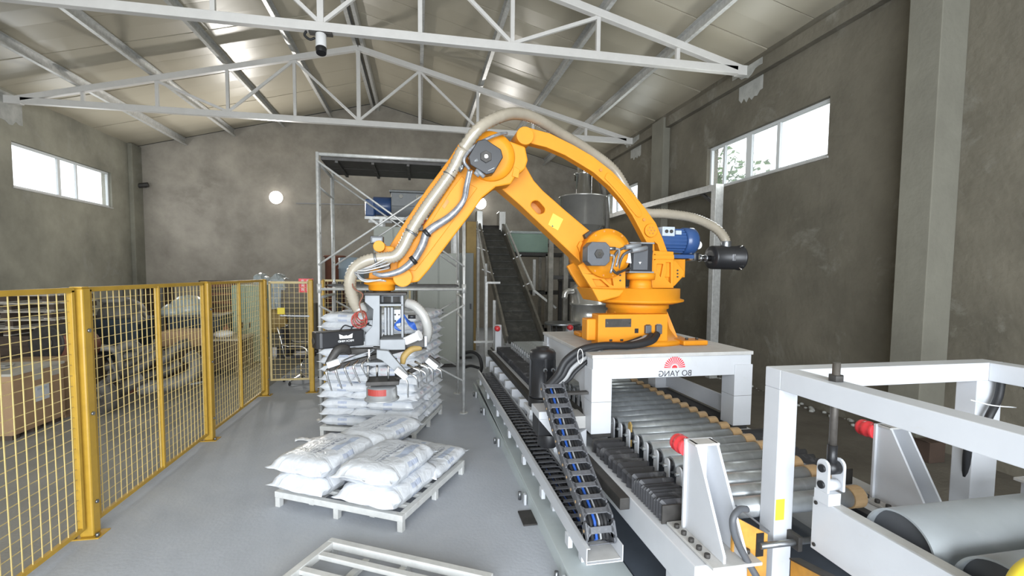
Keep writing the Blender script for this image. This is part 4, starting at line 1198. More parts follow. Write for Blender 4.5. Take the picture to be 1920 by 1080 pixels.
# threaded hanger rod with nut and clevis, carrying the drum carriage
RX, RY = 1.832, 1.77
t = thing('hanger_rod', 'dark threaded rod with hexagonal nut and white clevis through the white side beam', 'rod', (RX, RY, 1.0))
MB().cyl((RX, RY, 1.125), (RX, RY, 1.545), .0165, n=14).build('rod', 'raw_bar', t)
MB().cyl((RX, RY, GZ + .001), (RX, RY, GZ + .028), .032, n=6).build('nut', 'dark_steel', t, .002)
MB().cyl((RX, RY, 1.055), (RX, RY, 1.17), .021, n=14).build('rod_eye', 'black_plastic', t)
MB().cyl((RX - .03, RY, 1.065), (RX + .03, RY, 1.065), .031, n=16).build('eye_ring', 'black_plastic', t)
for dx in (-.047, .035):
    mb = MB(); x = RX + dx
    pr = [(x, RY + .032 * cos(a), 1.075 + .032 * sin(a)) for a in [pi * i / 8 for i in range(9)]] + [(x, RY - .032, .96), (x, RY + .032, .96)]
    mb.prism(pr, (.012, 0, 0)).build('clevis_plate', 'white_paint', t, .002)
    for zz in (1.065, .99): MB().cyl((x - .010, RY, zz), (x + .022, RY, zz), .018, n=14).build('pin', 'black_plastic', t, .002)
MB().cyl((RX - .03, RY, .985), (RX + .03, RY, .985), .026, n=16).build('lower_eye', 'white_paint', t)
# drum carriage
t = thing('drum_carriage', 'white side plate carriage holding two large grey press drums', 'press', (2.4, 1.3, .66))
for (x0, x1) in ((1.80, 1.812), (3.06, 3.072)):
    MB().box(x0, x1, .40, 1.83, .66, .905).build('side_plate', 'white_paint', t, .002)
    MB().box(x0 + .012 if x0 < 2 else x0 - .055, x0 + .065 if x0 < 2 else x0, .40, 1.83, .89, .905).build('top_flange', 'white_dusty', t, .002)
for (y, z) in ((1.81, .885), (1.81, .685)): MB().cyl((1.795, y, z), (1.8, y, z), .009, n=10).build('bolt', 'dark_steel', t)
MB().box(1.785, 1.85, RY - .04, RY + .04, .905, .96).build('lug', 'white_paint', t, .002)
MB().box(1.865, 3.06, 1.80, 1.83, .68, .74).build('cross_tie', 'white_paint', t, .002)
for (y, lab) in ((1.50, 'far'), (1.16, 'near')):
    rad = .145; zc = .845
    o = thing('press_drum', 'large grey steel press drum, the %s' % ('farther of the two behind the carriage plate' if lab == 'far' else 'nearer of the two, at the bottom right corner'), 'drum', (2.4, y, zc - rad), 'large grey press drums')
    MB().ring((1.885, y, zc), (3.03, y, zc), rad, rad - .008, n=48).build('shell', 'press_drum', o)
    for v in o.children[0].data.polygons: v.use_smooth = abs(v.normal.x) < .5
    MB().cyl((1.92, y, zc), (1.93, y, zc), rad - .009, n=40).build('end_disc', 'motor_grey', o)
    MB().cyl((3.0, y, zc), (3.01, y, zc), rad - .009, n=40).build('end_disc', 'motor_grey', o)
    MB().cyl((1.813, y, zc), (3.059, y, zc), .02, n=12).build('shaft', 'steel', o)
# polished guide shaft and clamp on the frame post
t = thing('guide_shaft', 'polished steel shaft clamped to the near face of the white frame post', 'shaft', (1.85, 1.98, .6))
a = at(1425, 1024, y=1.97); b = at(1535, 1019, y=1.97)
MB().cyl(a, (b.x, 1.97, a.z), .016, n=16).build('shaft', 'steel', t)
c = at(1492, 1023, y=1.97)
MB().box(c.x - .012, c.x + .012, 1.94, 2.019, a.z - .035, a.z + .04).build('clamp', 'dark_steel', t, .003)
# orange plywood guard with slot, hose in front
GYp = 1.98
t = thing('orange_guard', 'orange painted guard plate with black slot left of the white frame post', 'guard', (1.62, GYp, .3))
pl = [(1376, 968), (1395, 975), (1440, 1002), (1440, 1085), (1400, 1088), (1376, 1060)]
q = [at(u, v, y=GYp) for (u, v) in pl]
zb = .30
MB().prism([q[0], q[2], Vector((q[2].x, GYp, zb)), Vector((q[0].x, GYp, zb))], (0, .018, 0)).build('plate', 'plywood_orange', t, .002)
a = at(1418, 1000, y=GYp); b = at(1430, 1042, y=GYp); MB().box(a.x, b.x, GYp - .004, GYp, b.z, a.z).build('slot', 'black_plastic', t)
a = at(1385, 952, y=GYp - .02); b = at(1436, 992, y=GYp - .02); MB().bar(a, b, .05, .008).build('top_angle', 'steel', t)
t = thing('orange_foot_guard', 'orange guard plate at the bottom edge right of the white frame post', 'guard', (1.9, 1.7, .3))
a = at(1483, 1050, y=1.86); b = at(1550, 1085, y=1.62)
MB().prism([a, Vector((b.x, 1.62, b.z)), Vector((b.x, 1.62, .3)), Vector((a.x, 1.86, .3))], (.014, .012, 0)).build('plate', 'plywood_orange', t)
MB().bar(a + Vector((.02, 0, .004)), Vector((b.x + .02, 1.62, b.z + .004)), .05, .008).build('top_angle', 'dark_steel', t)
pth = [at(1400, 955, y=1.94), at(1386, 956, y=1.92), at(1374, 975, y=1.90), at(1380, 1010, y=1.90), at(1400, 1050, y=1.90), at(1425, 1095, y=1.88), at(1440, 1150, y=1.88)]
tag(MB().tube(pth, .016, 10, 6).build('black_hose', 'motor_grey'), 'thick dark cable bending down over the orange guard plate', 'hose')
# black cable over the far right post of the press frame
pth = [at(1965, 790, y=2.0), at(1935, 740, y=2.0), at(1910, 703, y=2.0), at(1893, 690, y=1.98), at(1880, 705, y=1.98), at(1872, 745, y=1.98), at(1855, 780, y=1.97), at(1838, 815, y=1.99), at(1818, 830, y=2.02), at(1812, 880, y=2.05), at(1815, 960, y=2.07)]
tag(MB().tube(pth, .019, 10, 6).build('black_cable', 'black_rubber'), 'thick black cable looped over the far right corner of the white frame', 'cable')
pth = [at(1820, 750, y=1.955), at(1860, 760, y=1.94), at(1905, 764, y=1.96)]
tag(MB().tube(pth, .0035, 6, 5).build('tied_cord', 'white_plastic'), 'thin white cord tied round the right frame post', 'cord')
# yellow curved guard in the bottom right corner
c = at(1945, 1110, y=1.0)
tag(MB().lathe((c.x, 1.0, c.z), [(.001, -.03), (.085, -.03), (.10, -.02), (.105, 0), (.10, .02), (.085, .03), (.001, .03)], 32, 'y').build('yellow_guard', 'label_yellow'), 'rounded yellow guard cover in the very bottom right corner', 'guard')
# carton and rubble at the wall
p = at(1742, 872, x=5.25); q = at(1742, 845, x=5.25)
mat('dull_brown', (0.085, 0.055, 0.04), 0.9, var=0.3)
t = thing('small_carton', 'small brown open carton by the right wall behind the white buffer stand', 'box', (5.3, p.y, 0.004))
MB().box(5.17, 5.37, p.y - .06, p.y + .10, 0.004, .22).build('body', 'dull_brown', t, .006)
MB().prism([(5.17, p.y - .06, .22), (5.12, p.y - .06, .24), (5.12, p.y + .10, .24), (5.17, p.y + .10, .22)], (0, 0, .004)).build('flap', 'dull_brown', t)
rnd = random.Random(5)
mb = MB()
for k in range(60):
    y = rnd.uniform(4.6, 8.5); r = rnd.uniform(.01, .045); mb.sphere((5.66 - rnd.random() ** 2 * .25, y, r * .4), r, 6, .6)
o = mb.build('wall_rubble', 'plaster_patch'); tag(o, 'crumbs of fallen plaster along the foot of the right wall', 'rubble', kind='stuff')

# ================================================================ ROBOT
RC = Vector((2.03, 4.16, TZT))
ROB = thing('palletising_robot', 'large orange four axis robot arm on the white plinth', 'robot', RC)


def poly(pts, y0, y1, name, m='orange', bevel=.012, holes=(), parent=None, sub=0, ysrc=None):
    """plate-like casting: outline given in the plane y=y0, thickness to y1"""
    yy = ysrc if ysrc is not None else y0
    P_ = [at(u, v, y=yy) for (u, v) in pts]
    if sub:
        P_ = spline(P_ + [P_[0]], sub)[:-1]
    for q in P_: q.y = y0
    H_ = []
    for hl in holes:
        hh_ = [at(u, v, y=yy) for (u, v) in hl]
        for q in hh_: q.y = y0
        H_.append(hh_)
    return MB().prism(P_, (0, y1 - y0, 0), H_).build(name, m, parent or ROB, bevel)


def arc_px(cu, cv, ru, rv, a0, a1, n=10): return [(cu + ru * cos(radians(a0 + (a1 - a0) * i / n)), cv - rv * sin(radians(a0 + (a1 - a0) * i / n))) for i in range(n + 1)]


# base casting
MB().lathe(RC, [(.44, .0), (.44, .035), (.36, .04), (.30, .12), (.28, .20), (.27, .30), (.29, .31), (.29, .37), (.26, .38), (.26, .41)], 36).build('base_casting', 'orange', ROB)
for (dx, dy) in ((-.36, -.34), (.36, -.34), (-.36, .34), (.36, .34)):
    MB().box(RC.x + dx - .12, RC.x + dx + .12, RC.y + dy - .09, RC.y + dy + .09, RC.z + .001, RC.z + .045).build('foot_plate', 'orange', ROB, .012)
    for k in (-.05, .05): MB().cyl((RC.x + dx + k, RC.y + dy - .02, RC.z + .045), (RC.x + dx + k, RC.y + dy - .02, RC.z + .062), .014, n=6).build('foot_bolt', 'dark_steel', ROB)
for a in range(8):
    th = a * pi / 4 + .3; q = RC + Vector((.275 * cos(th), .275 * sin(th), 0))
    MB().prism([q + Vector((.0, 0, .04)), q + Vector((.10 * cos(th), .10 * sin(th), .04)), q + Vector((0, 0, .28))], Vector((-sin(th), cos(th), 0)) * .025).build('base_rib', 'orange', ROB)
# connector box in front of the base
YB_ = 3.80
a = at(1122, 590, y=YB_); b = at(1251, 650, y=YB_)
cb = MB().box(a.x, b.x, YB_, YB_ + .16, TZT + .01, a.z).build('connector_box', 'orange', ROB, .006)
a = at(1101, 598, y=YB_ + .06); MB().box(a.x, at(1122, 598, y=YB_ + .06).x, YB_ + .06, YB_ + .2, TZT + .046, a.z).build('side_box', 'orange', ROB, .012)
a = at(1135, 598, y=YB_); b = at(1183, 613, y=YB_); MB().box(a.x, b.x, YB_ - .004, YB_, b.z, a.z).build('blanking_plate', 'dark_steel', cb)
for x in (a.x + .015, b.x - .015): MB().cyl((x, YB_ - .007, (a.z + b.z) / 2), (x, YB_ - .004, (a.z + b.z) / 2), .009, n=10).build('screw', 'chrome', cb)
for (u, v, hh) in ((1213, 616, .075), (1233, 616, .085)):
    q = at(u, v, y=YB_); MB().box(q.x - .027, q.x + .027, YB_ - .035, YB_, q.z - hh * .55, q.z + hh * .4).build('plug', 'motor_grey', cb, .005)
    MB().box(q.x - .022, q.x + .022, YB_ - .02, YB_ - .001, q.z + hh * .42, q.z + hh * .5).build('plug_latch', 'chrome', cb)
a = at(1190, 616, y=YB_); MB().box(a.x, a.x + .035, YB_ - .003, YB_, a.z - .04, a.z).build('socket', 'black_plastic', cb)
# turntable
z1, z0 = at(1195, 541, y=4.0).z, at(1195, 566, y=4.0).z
MB().lathe((RC.x, RC.y, 0), [(.25, RC.z + .41), (.33, z0 - .02), (.42, z0 + .005), (.42, z0 + .02), (.385, z0 + .03), (.385, z1), (.1, z1 + .004)], 48).build('turntable', 'orange', ROB)
zt = z1
# body side brackets on the turntable
poly([(1110, 543), (1092, 515), (1083, 498), (1098, 490), (1120, 515), (1150, 516), (1172, 505), (1172, 543)], 3.97, 4.01, 'shoulder_bracket', ysrc=3.98, bevel=.004, holes=[[(1110, 523), (1126, 524), (1142, 538), (1118, 537)], [(1133, 523), (1148, 522), (1150, 536), (1143, 532)]])
poly([(1112, 541), (1096, 515), (1088, 500), (1100, 494), (1120, 516), (1150, 517), (1170, 507), (1170, 541)], 4.015, 4.03, 'bracket_web', ysrc=3.99, bevel=0)
for v_ in (516, 526):
    q = at(1163, v_, y=3.965); MB().cyl((q.x, 3.96, q.z), (q.x, 3.97, q.z), .008, n=8).build('bracket_bolt', 'dark_steel', ROB)
poly([(1110, 543), (1092, 515), (1083, 498), (1098, 490), (1120, 515), (1150, 516), (1172, 505), (1172, 543)], 4.28, 4.33, 'shoulder_bracket', ysrc=3.98)
poly([(1262, 540), (1222, 540), (1218, 500), (1224, 470), (1262, 472)], 3.99, 4.03, 'rear_bracket', ysrc=4.0, bevel=.004, holes=[[(1231, 495), (1243, 495), (1241, 506), (1238, 520), (1230, 506)], [(1248, 492), (1257, 492), (1257, 532), (1246, 520), (1250, 508)], [(1226, 470 + 6), (1229, 478), (1229, 486), (1226, 488)]])
poly([(1260, 538), (1224, 538), (1220, 500), (1226, 474), (1260, 476)], 4.035, 4.05, 'bracket_web', ysrc=4.03, bevel=0)
poly([(1213, 478), (1264, 478), (1264, 486), (1213, 486)], 3.978, 3.99, 'bracket_rib', ysrc=3.98, bevel=.003)
poly([(1262, 540), (1222, 540), (1218, 500), (1224, 470), (1262, 472)], 4.26, 4.32, 'rear_bracket', ysrc=4.0)
poly([(1258, 487), (1268, 488), (1284, 508), (1284, 516), (1266, 536), (1256, 540)], 4.02, 4.30, 'rear_lug', ysrc=4.02)
for v in (507, 513, 519):
    q = at(1270, v, y=4.02); MB().cyl((q.x, 4.012, q.z), (q.x, 4.02, q.z), .008, n=8).build('lug_bolt', 'dark_steel', ROB)
q0 = at(1110, 548, y=3.85); poly([(1108, 540), (1172, 543), (1160, 556), (1122, 566)], 3.88, 4.3, 'front_apron', ysrc=3.9)
# shoulder joint (J2)
J2 = at(1133, 476, y=4.0); r2 = .218
MB().lathe((J2.x, 0, J2.z), [(r2 * .6, 3.86), (r2 * .78, 3.87), (r2 * .82, 3.90), (r2 * .98, 3.91), (r2, 3.93), (r2, 4.05), (r2 * .9, 4.06)], 44, 'y').build('shoulder_housing', 'orange', ROB)
MB().lathe((J2.x + .0, 0, J2.z), [(r2 * .85, 4.26), (r2 * .95, 4.27), (r2 * .95, 4.40), (r2 * .7, 4.42)], 36, 'y').build('shoulder_housing', 'orange', ROB)
for k in range(14):
    a = 2 * pi * k / 14; q = J2 + Vector((r2 * .9 * cos(a), 0, r2 * .9 * sin(a))); MB().cyl((q.x, 3.90, q.z), (q.x, 3.912, q.z), .009, n=8).build('housing_bolt', 'orange_dark', ROB)


def servo(c, y0, y1, s, name, rot=0.0, m='motor_grey'):
    """square flanged servo motor, axis along -y from the joint face"""
    pts = []
    for (dx, dz) in ((-1, -.62), (-.62, -1), (.62, -1), (1, -.62), (1, .62), (.62, 1), (-.62, 1), (-1, .62)):
        x, z = dx * s, dz * s; pts.append(Vector((c.x + x * cos(rot) - z * sin(rot), y0, c.z + x * sin(rot) + z * cos(rot))))
    o = MB().prism(pts, (0, y1 - y0, 0)).build(name, m, ROB, .006)
    q = []
    for k in range(6):
        a = rot + k * pi / 3; q.append(Vector((c.x + s * .42 * cos(a), y0, c.z + s * .42 * sin(a))))
    MB().prism(q, (0, -.014, 0)).build('encoder_cap', 'dark_steel', o, .003)
    MB().cyl((c.x, y0 - .014, c.z), (c.x, y0 - .02, c.z), s * .13, n=12).build('centre_screw', 'chrome', o)
    return o


sv = servo(at(1123, 476, y=3.74), 3.74, 3.87, .099, 'shoulder_motor')
for (u, v) in ((1147, 466), (1137, 478)):
    q = at(u, v, y=3.76); MB().cyl((q.x - .03, 3.77, q.z), (q.x + .035, 3.77, q.z), .016, n=10).build('connector', 'steel', sv)
    e = at(u + 8, v + 34, y=3.72); MB().tube([q + Vector((.035, .0, 0)), q + Vector((.06, -.02, -.02)), e], .010, 8, 5).build('motor_cable', 'silver_wrap', sv)
MB().tube([at(1148, 505, y=3.74), at(1156, 512, y=3.75), at(1170, 507, y=3.8), at(1180, 503, y=3.85)], .011, 8, 5).build('motor_cable', 'dark_steel', sv)
# waist motor (vertical, black faced) standing on the turntable
wa, wb = at(1181, 509, y=3.90), at(1224, 462, y=3.90)
wm = MB().box(wa.x, wb.x, 3.90, 4.08, wa.z, wb.z + .02).build('waist_motor', 'black_plastic', ROB, .004)
fa, fb = at(1187, 507, y=3.897), at(1215, 462, y=3.897)
MB().box(fa.x, fb.x, 3.892, 3.90, fa.z + .005, fb.z).build('face_plate', 'motor_grey', wm, .003)
q = at(1200, 493, y=3.892); MB().prism([(q.x - .012, 3.8915, q.z + .009), (q.x + .012, 3.8915, q.z + .009), (q.x, 3.8915, q.z - .012)], (0, -.001, 0)).build('mark', 'white_print', wm)
for zz, s_ in ((wa.z - .012, .0), (wb.z + .02, .0)): MB().box(wa.x - .01, wb.x + .01, 3.885, 4.09, zz, zz + .014).build('flange_plate', 'aluminium', wm, .002)
ca = at(1202, 512, y=3.98)
MB().lathe((ca.x, 3.99, 0), [(.115, zt), (.10, zt + .02), (.095, zt + .10), (.125, ca.z - .06), (.13, ca.z - .03), (.13, wa.z - .014)], 24).build('waist_gear_housing', 'orange', ROB)
for (u, v, l) in ((1172, 459, 28), (1184, 465, 28)):
    q0 = at(u, v + 5, y=3.84); q1 = at(u + l, v, y=3.86); MB().cyl(q0, q1, .022, n=12).build('connector', 'aluminium', wm)
    MB().tube([q0, at(u - 14, v + 12, y=3.84), at(u - 22, v + 28, y=3.86), at(u - 26, v + 50, y=3.9)], .012, 8, 5).build('motor_cable', 'motor_grey', wm)
q = at(1178, 484, y=3.88); poly([(1182, 470), (1184, 494), (1165, 490), (1172, 475)], 3.87, 3.88, 'cloth_tag', m='white_plastic', bevel=.002)

# upper arm (J2 -> J3)
up_out = [(1158, 458), (1135, 450), (1118, 442), (1104, 431), (1060, 394), (1018, 357), (1001, 338), (990, 318), (976, 290), (955, 270), (925, 262), (900, 275), (896, 300), (912, 325), (930, 345), (975, 384), (1030, 436), (1084, 487), (1100, 505), (1125, 515)]
hole = arc_px(1005, 384, 9, 8, 45, 225, 7) + arc_px(1013, 393, 9, 8, 225, 405, 7)
UA = poly(up_out, 4.06, 4.26, 'upper_arm', holes=[hole], bevel=.010, ysrc=4.06)
poly([(u, v) for (u, v) in hole], 4.20, 4.215, 'slot_back', m='orange_dark', bevel=0, ysrc=4.06)
poly([(1037, 400), (1056, 411), (1046, 432), (1028, 421)], 4.056, 4.06, 'warning_label', m='label_yellow', bevel=0, parent=UA)
q = at(1036, 424, y=4.0555); MB().cyl((q.x, 4.056, q.z), (q.x, 4.0545, q.z), .011, n=3).build('label_mark', 'dark_print', UA)
poly([(1083, 461), (1088, 452), (1097, 456), (1088, 474)], 4.03, 4.06, 'arm_stop', bevel=.004, parent=UA)
poly([(1096, 440), (1108, 432), (1112, 440), (1100, 450)], 4.0, 4.06, 'arm_stop', m='dark_steel', bevel=.004, parent=UA)

# elbow joint (J3) and forearm
J3 = at(912, 292, y=3.86)
MB().lathe((J3.x + .03, 0, J3.z - .01), [(.14, 3.80), (.19, 3.81), (.20, 3.83), (.20, 4.06)], 36, 'y').build('elbow_housing', 'orange', ROB)
sv = servo(at(911, 294, y=3.68), 3.68, 3.80, .115, 'elbow_motor', rot=-.52, m='black_plastic')
q = at(922, 318, y=3.679); MB().bar((q.x - .03, 3.679, q.z - .012), (q.x + .02, 3.679, q.z + .014), .012, .002).build('motor_label', 'white_print', sv)
for (u, v, u2, v2) in ((893, 318, 908, 332), (884, 305, 896, 300), (898, 330, 890, 322)):
    MB().cyl(at(u, v, y=3.7), at(u2, v2, y=3.69), .016, n=10).build('connector', 'aluminium', sv)
fo = [(950, 262), (985, 275), (990, 300), (985, 316), (966, 332), (958, 345), (930, 350), (905, 370), (880, 405), (850, 444), (825, 477), (805, 505), (785, 528), (762, 532), (744, 512), (746, 494), (775, 450), (812, 395), (852, 334), (868, 305), (880, 272), (905, 255)]
FA = poly(fo, 3.84, 4.045, 'forearm', bevel=.012, ysrc=3.84)
# raised rim details on the forearm
poly([(776, 470), (790, 445), (845, 358), (866, 330), (880, 345), (895, 352), (860, 400), (800, 480), (778, 508), (760, 505)], 3.828, 3.84, 'forearm_panel', bevel=.004, parent=FA)
poly([(838, 373), (842, 378), (833, 392), (829, 387)], 3.823, 3.828, 'panel_mark', m='orange_dark', bevel=0, parent=FA)
poly([(964, 312), (975, 318), (972, 334), (960, 330)], 3.83, 3.84, 'forearm_rib', bevel=.003, parent=FA)
# parallel levelling rod above the forearm
poly([(846, 288), (862, 262), (885, 255), (893, 268), (868, 306), (790, 402), (738, 484), (722, 470), (760, 410), (800, 350)], 4.08, 4.14, 'levelling_rod', bevel=.008, ysrc=3.95)
# tilting head plate and wrist
Yw = 3.86
poly([(706, 470), (716, 460), (738, 462), (748, 480), (762, 500), (770, 528), (742, 530), (705, 530), (690, 524), (692, 508), (712, 500), (718, 485)], 3.90, 4.06, 'wrist_bracket', bevel=.01, ysrc=3.88)
q = at(711, 462, y=3.86); MB().cyl((q.x, 3.84, q.z), (q.x, 4.12, q.z), .045, n=20).build('rod_joint', 'orange', ROB, .004)
q = at(755, 520, y=3.80); MB().cyl((q.x, 3.79, q.z), (q.x, 4.08, q.z), .075, n=28).build('wrist_joint', 'orange', ROB, .006)
WC = at(716, 545, y=3.97)   # flange centre
MB().lathe((WC.x, 3.97, WC.z), [(.12, .10), (.135, .09), (.14, .055), (.105, .045), (.105, .01), (.09, .0)], 32).build('wrist_flange', 'orange', ROB)
MB().lathe((WC.x, 3.97, WC.z), [(.07, 0), (.07, -.03), (.03, -.035)], 24).build('flange_disc', 'dark_steel', ROB)
q = at(718, 490, y=3.92); MB().box(q.x - .05, q.x + .06, 3.86, 3.98, q.z - .06, q.z + .04).build('wrist_motor', 'black_plastic', ROB, .006)
MB().box(q.x - .02, q.x + .05, 3.845, 3.86, q.z - .04, q.z + .02).build('wrist_motor_cap', 'white_dusty', ROB, .006)
q = at(712, 455, y=3.92); MB().box(q.x - .07, q.x + .03, 3.88, 3.97, q.z - .01, q.z + .05).build('junction_box', 'black_plastic', ROB, .004)
MB().box(q.x - .055, q.x + .02, 3.875, 3.88, q.z, q.z + .035).build('junction_lid', 'aluminium', ROB, .003)

# curved rear link
co = [(988, 238), (1032, 250), (1076, 272), (1112, 293), (1148, 321), (1187, 362), (1210, 390), (1230, 418), (1243, 447), (1254, 478), (1262, 520), (1235, 520), (1226, 488), (1213, 455), (1200, 430), (1186, 404), (1168, 378), (1144, 350), (1113, 323), (1087, 307), (1060, 291), (1025, 276), (985, 266), (970, 254)]
hole2 = [(1227, 453), (1233, 458), (1240, 478), (1242, 488), (1232, 486), (1228, 470)]
LK_ = poly(co, 4.02, 4.12, 'rear_link', holes=[hole2], ysrc=4.02, bevel=.007)
poly([(u, v) for (u, v) in [(1134, 334), (1139, 324), (1150, 330), (1176, 358), (1196, 385), (1204, 402), (1197, 407), (1186, 396), (1160, 362)]], 4.008, 4.02, 'link_panel', bevel=.004, parent=LK_, sub=3)
for (u, v, r) in ((1126, 319, .014), (1207, 412, .014)):
    q = at(u, v, y=4.02); MB().cyl((q.x, 4.008, q.z), (q.x, 4.02, q.z), r, n=14).build('link_boss', 'orange_dark', LK_)
q = at(1221, 432, y=4.0); MB().cyl((q.x, 3.995, q.z), (q.x, 4.02, q.z), .062, n=24).build('pivot_boss', 'orange', LK_, .004)
for k in range(7):
    a = k * pi / 3; rr = 0 if k == 6 else .03
    MB().cyl((q.x + rr * cos(a), 3.99, q.z + rr * sin(a)), (q.x + rr * cos(a), 3.996, q.z + rr * sin(a)), .008, n=8).build('boss_bolt', 'orange_dark', LK_)
q = at(985, 254, y=3.95); MB().cyl((q.x, 3.95, q.z), (q.x, 4.3, q.z), .075, n=28).build('elbow_pivot', 'orange', ROB, .005)

# hoses along the arm
def ribbed(pts, r, name, m, parent, sub=10, amp=.0035, pitch=.022, n=12):
    P_ = spline([Vector(p) for p in pts], sub); out = [P_[0]]; rs = []
    for i in range(1, len(P_)):
        a, b = P_[i - 1], P_[i]; k = max(1, int((b - a).length / (pitch / 2)))
        out += [a.lerp(b, j / k) for j in range(1, k + 1)]
    rs = [r + (amp if i % 2 else -amp) for i in range(len(out))]
    return MB().tube(out, rs, n).build(name, m, parent)


hs = thing('suction_hose', 'long clear ribbed suction hose running over the robot arm from gripper to blower filter', 'hose', at(900, 240, y=3.8))
pth = [at(672, 580, y=3.90), at(662, 560, y=3.86), at(656, 530, y=3.82), at(666, 503, y=3.80), at(690, 488, y=3.78), at(720, 484, y=3.77), at(742, 480, y=3.77), at(757, 462, y=3.77), at(772, 432, y=3.77), at(800, 388, y=3.77), at(845, 325, y=3.76), at(868, 280, y=3.72), at(897, 242, y=3.68), at(930, 222, y=3.74), at(965, 213, y=3.86), at(1003, 222, y=4.0), at(1050, 250, y=4.2), at(1100, 280, y=4.34), at(1150, 318, y=4.4), at(1180, 365, y=4.4), at(1205, 397, y=4.36), at(1250, 401, y=4.34), at(1300, 409, y=4.34), at(1340, 427, y=4.34), at(1358, 446, y=4.34), at(1361, 457, y=4.34)]
ribbed(pth[:12], .046, 'hose', 'hose_clear', hs)
ribbed(pth[11:], .046, 'hose', 'hose_clear', hs)
for (u, v) in ((705, 486), (771, 436), (842, 329)):
    pp = [at(u, v, y=3.77)]; i = min(range(len(pth)), key=lambda k: (pth[k] - pp[0]).length); d = (pth[min(i + 1, len(pth) - 1)] - pth[i - 1]).normalized()
    MB().cyl(pp[0] - d * .008, pp[0] + d * .008, .053, n=16).build('hose_clip', 'steel', hs)
MB().box(at(775, 422, y=3.78).x, at(793, 430, y=3.78).x, 3.79, 3.84, at(780, 432, y=3.78).z, at(780, 421, y=3.78).z).build('clip_bracket', 'dark_steel', hs, .003)
# silver wrapped cable bundle on the forearm
t = thing('cable_bundle', 'silver wrapped cable bundle hanging along the orange forearm', 'cable', at(800, 440, y=3.76))
pb = [at(880, 320, y=3.70), at(874, 350, y=3.74), at(868, 378, y=3.78), at(845, 405, y=3.79), at(815, 425, y=3.79), at(800, 438, y=3.79), at(792, 460, y=3.78), at(775, 488, y=3.76), at(750, 508, y=3.74), at(718, 516, y=3.74), at(700, 512, y=3.76)]
MB().tube(pb, [.016, .02, .024, .03, .033, .034, .032, .030, .026, .02, .015], 10, 8).build('wrap', 'silver_wrap', t)
MB().tube([p + Vector((.018, -.015, .012 * sin(i))) for i, p in enumerate(pb[:7])], .009, 8, 6).build('strand', 'silver_wrap', t)
for i in (5, 7): MB().cyl(pb[i] - Vector((.012, 0, .01)), pb[i] + Vector((.012, 0, .01)), .038, n=12).build('clamp', 'black_plastic', t)
for k in range(4):
    a0 = at(705 + k * 5, 505 + k * 3, y=3.80)
    pth2 = [at(745 - 8 * k, 470 + 10 * k, y=3.82), at(728, 482 + 7 * k, y=3.74), at(700 - 6 * k, 497 + 5 * k, y=3.72), at(680 - 5 * k, 505 + k * 2, y=3.75), at(670 + k * 4, 516 + k * 3, y=3.8), at(685 + 5 * k, 528 - k, y=3.78), at(715 + 3 * k, 524 + k, y=3.76)]
    MB().tube(pth2, .0055, 6, 8).build('thin_wire', 'grey_cable' if k % 2 else 'white_dusty', t)
# connectors at elbow
for (u, v, u2, v2) in ((858, 318, 872, 308), (862, 322, 868, 312), (848, 318, 852, 322)):
    MB().cyl(at(u, v, y=3.74), at(u2, v2, y=3.72), .014, n=8).build('connector', 'steel', t)
MB().tube([at(880, 318, y=3.7), at(870, 300, y=3.68), at(885, 278, y=3.70), at(910, 262, y=3.72), at(935, 252, y=3.74), at(950, 250, y=3.8)], .013, 8, 8).build('strand', 'silver_wrap', t)

# ---------------------------------------------------------------- blower and filter behind the robot
Yv = 4.34
t = thing('vacuum_blower', 'blue electric blower motor mounted behind the orange robot', 'blower', at(1265, 470, y=Yv))
a = at(1215, 430, y=Yv); b = at(1290, 478, y=Yv); zc = at(1260, 452, y=Yv).z
MB().cyl((a.x, Yv, zc), (at(1277, 452, y=Yv).x, Yv, zc), .115, n=24).build('motor_body', 'blue_motor', t, .006)
x0 = at(1277, 452, y=Yv).x; x1 = at(1301, 452, y=Yv).x
MB().lathe((0, Yv, zc), [(.12, x0), (.135, x0 + .01), (.135, x1 - .03), (.11, x1), (.001, x1 + .005)], 28, 'x').build('fan_cowl', 'blue_motor', t)
for k in range(9):
    a_ = -1.2 + k * .3; q = Vector((0, Yv - .117 * cos(a_), zc + .117 * sin(a_)))
    MB().bar((a.x + .03, q.y, q.z), (x0 - .005, q.y, q.z), .006, .014).build('cooling_fin', 'blue_motor', t)
jb = at(1253, 434, y=Yv - .12); MB().box(jb.x - .065, jb.x + .065, Yv - .13, Yv + .02, jb.z - .045, jb.z + .045).build('terminal_box', 'blue_light_grey', t, .005)
for dx in (-.025, .025): MB().cyl((jb.x + dx, Yv - .131, jb.z), (jb.x + dx, Yv - .14, jb.z), .017, n=12).build('gland', 'dark_steel', t)
q = at(1273, 436, y=Yv - .12); MB().box(q.x - .03, q.x + .03, Yv - .12, Yv - .04, q.z - .02, q.z + .02).build('relay_box', 'blue_light_grey', t, .004)
q = at(1222, 488, y=Yv); MB().box(q.x, at(1288, 488, y=Yv).x, Yv - .13, Yv + .13, at(1250, 485, y=Yv).z, at(1250, 478, y=Yv).z).build('mount_plate', 'blue_motor', t, .004)
pz = at(1295, 484, y=Yv); MB().cyl((at(1284, 484, y=Yv).x, Yv, pz.z), (at(1334, 484, y=Yv).x, Yv, pz.z), .030, n=18).build('pipe', 'chrome', t)
q = at(1302, 474, y=Yv); MB().cyl((q.x, Yv, pz.z - .02), (q.x, Yv, q.z), .042, n=16).build('valve_body', 'black_plastic', t, .003)
g0 = at(1303, 460, y=Yv); MB().cyl((g0.x, Yv - .06, g0.z), (g0.x, Yv - .02, g0.z), .043, n=24).build('pressure_gauge', 'white_plastic', t, .004)
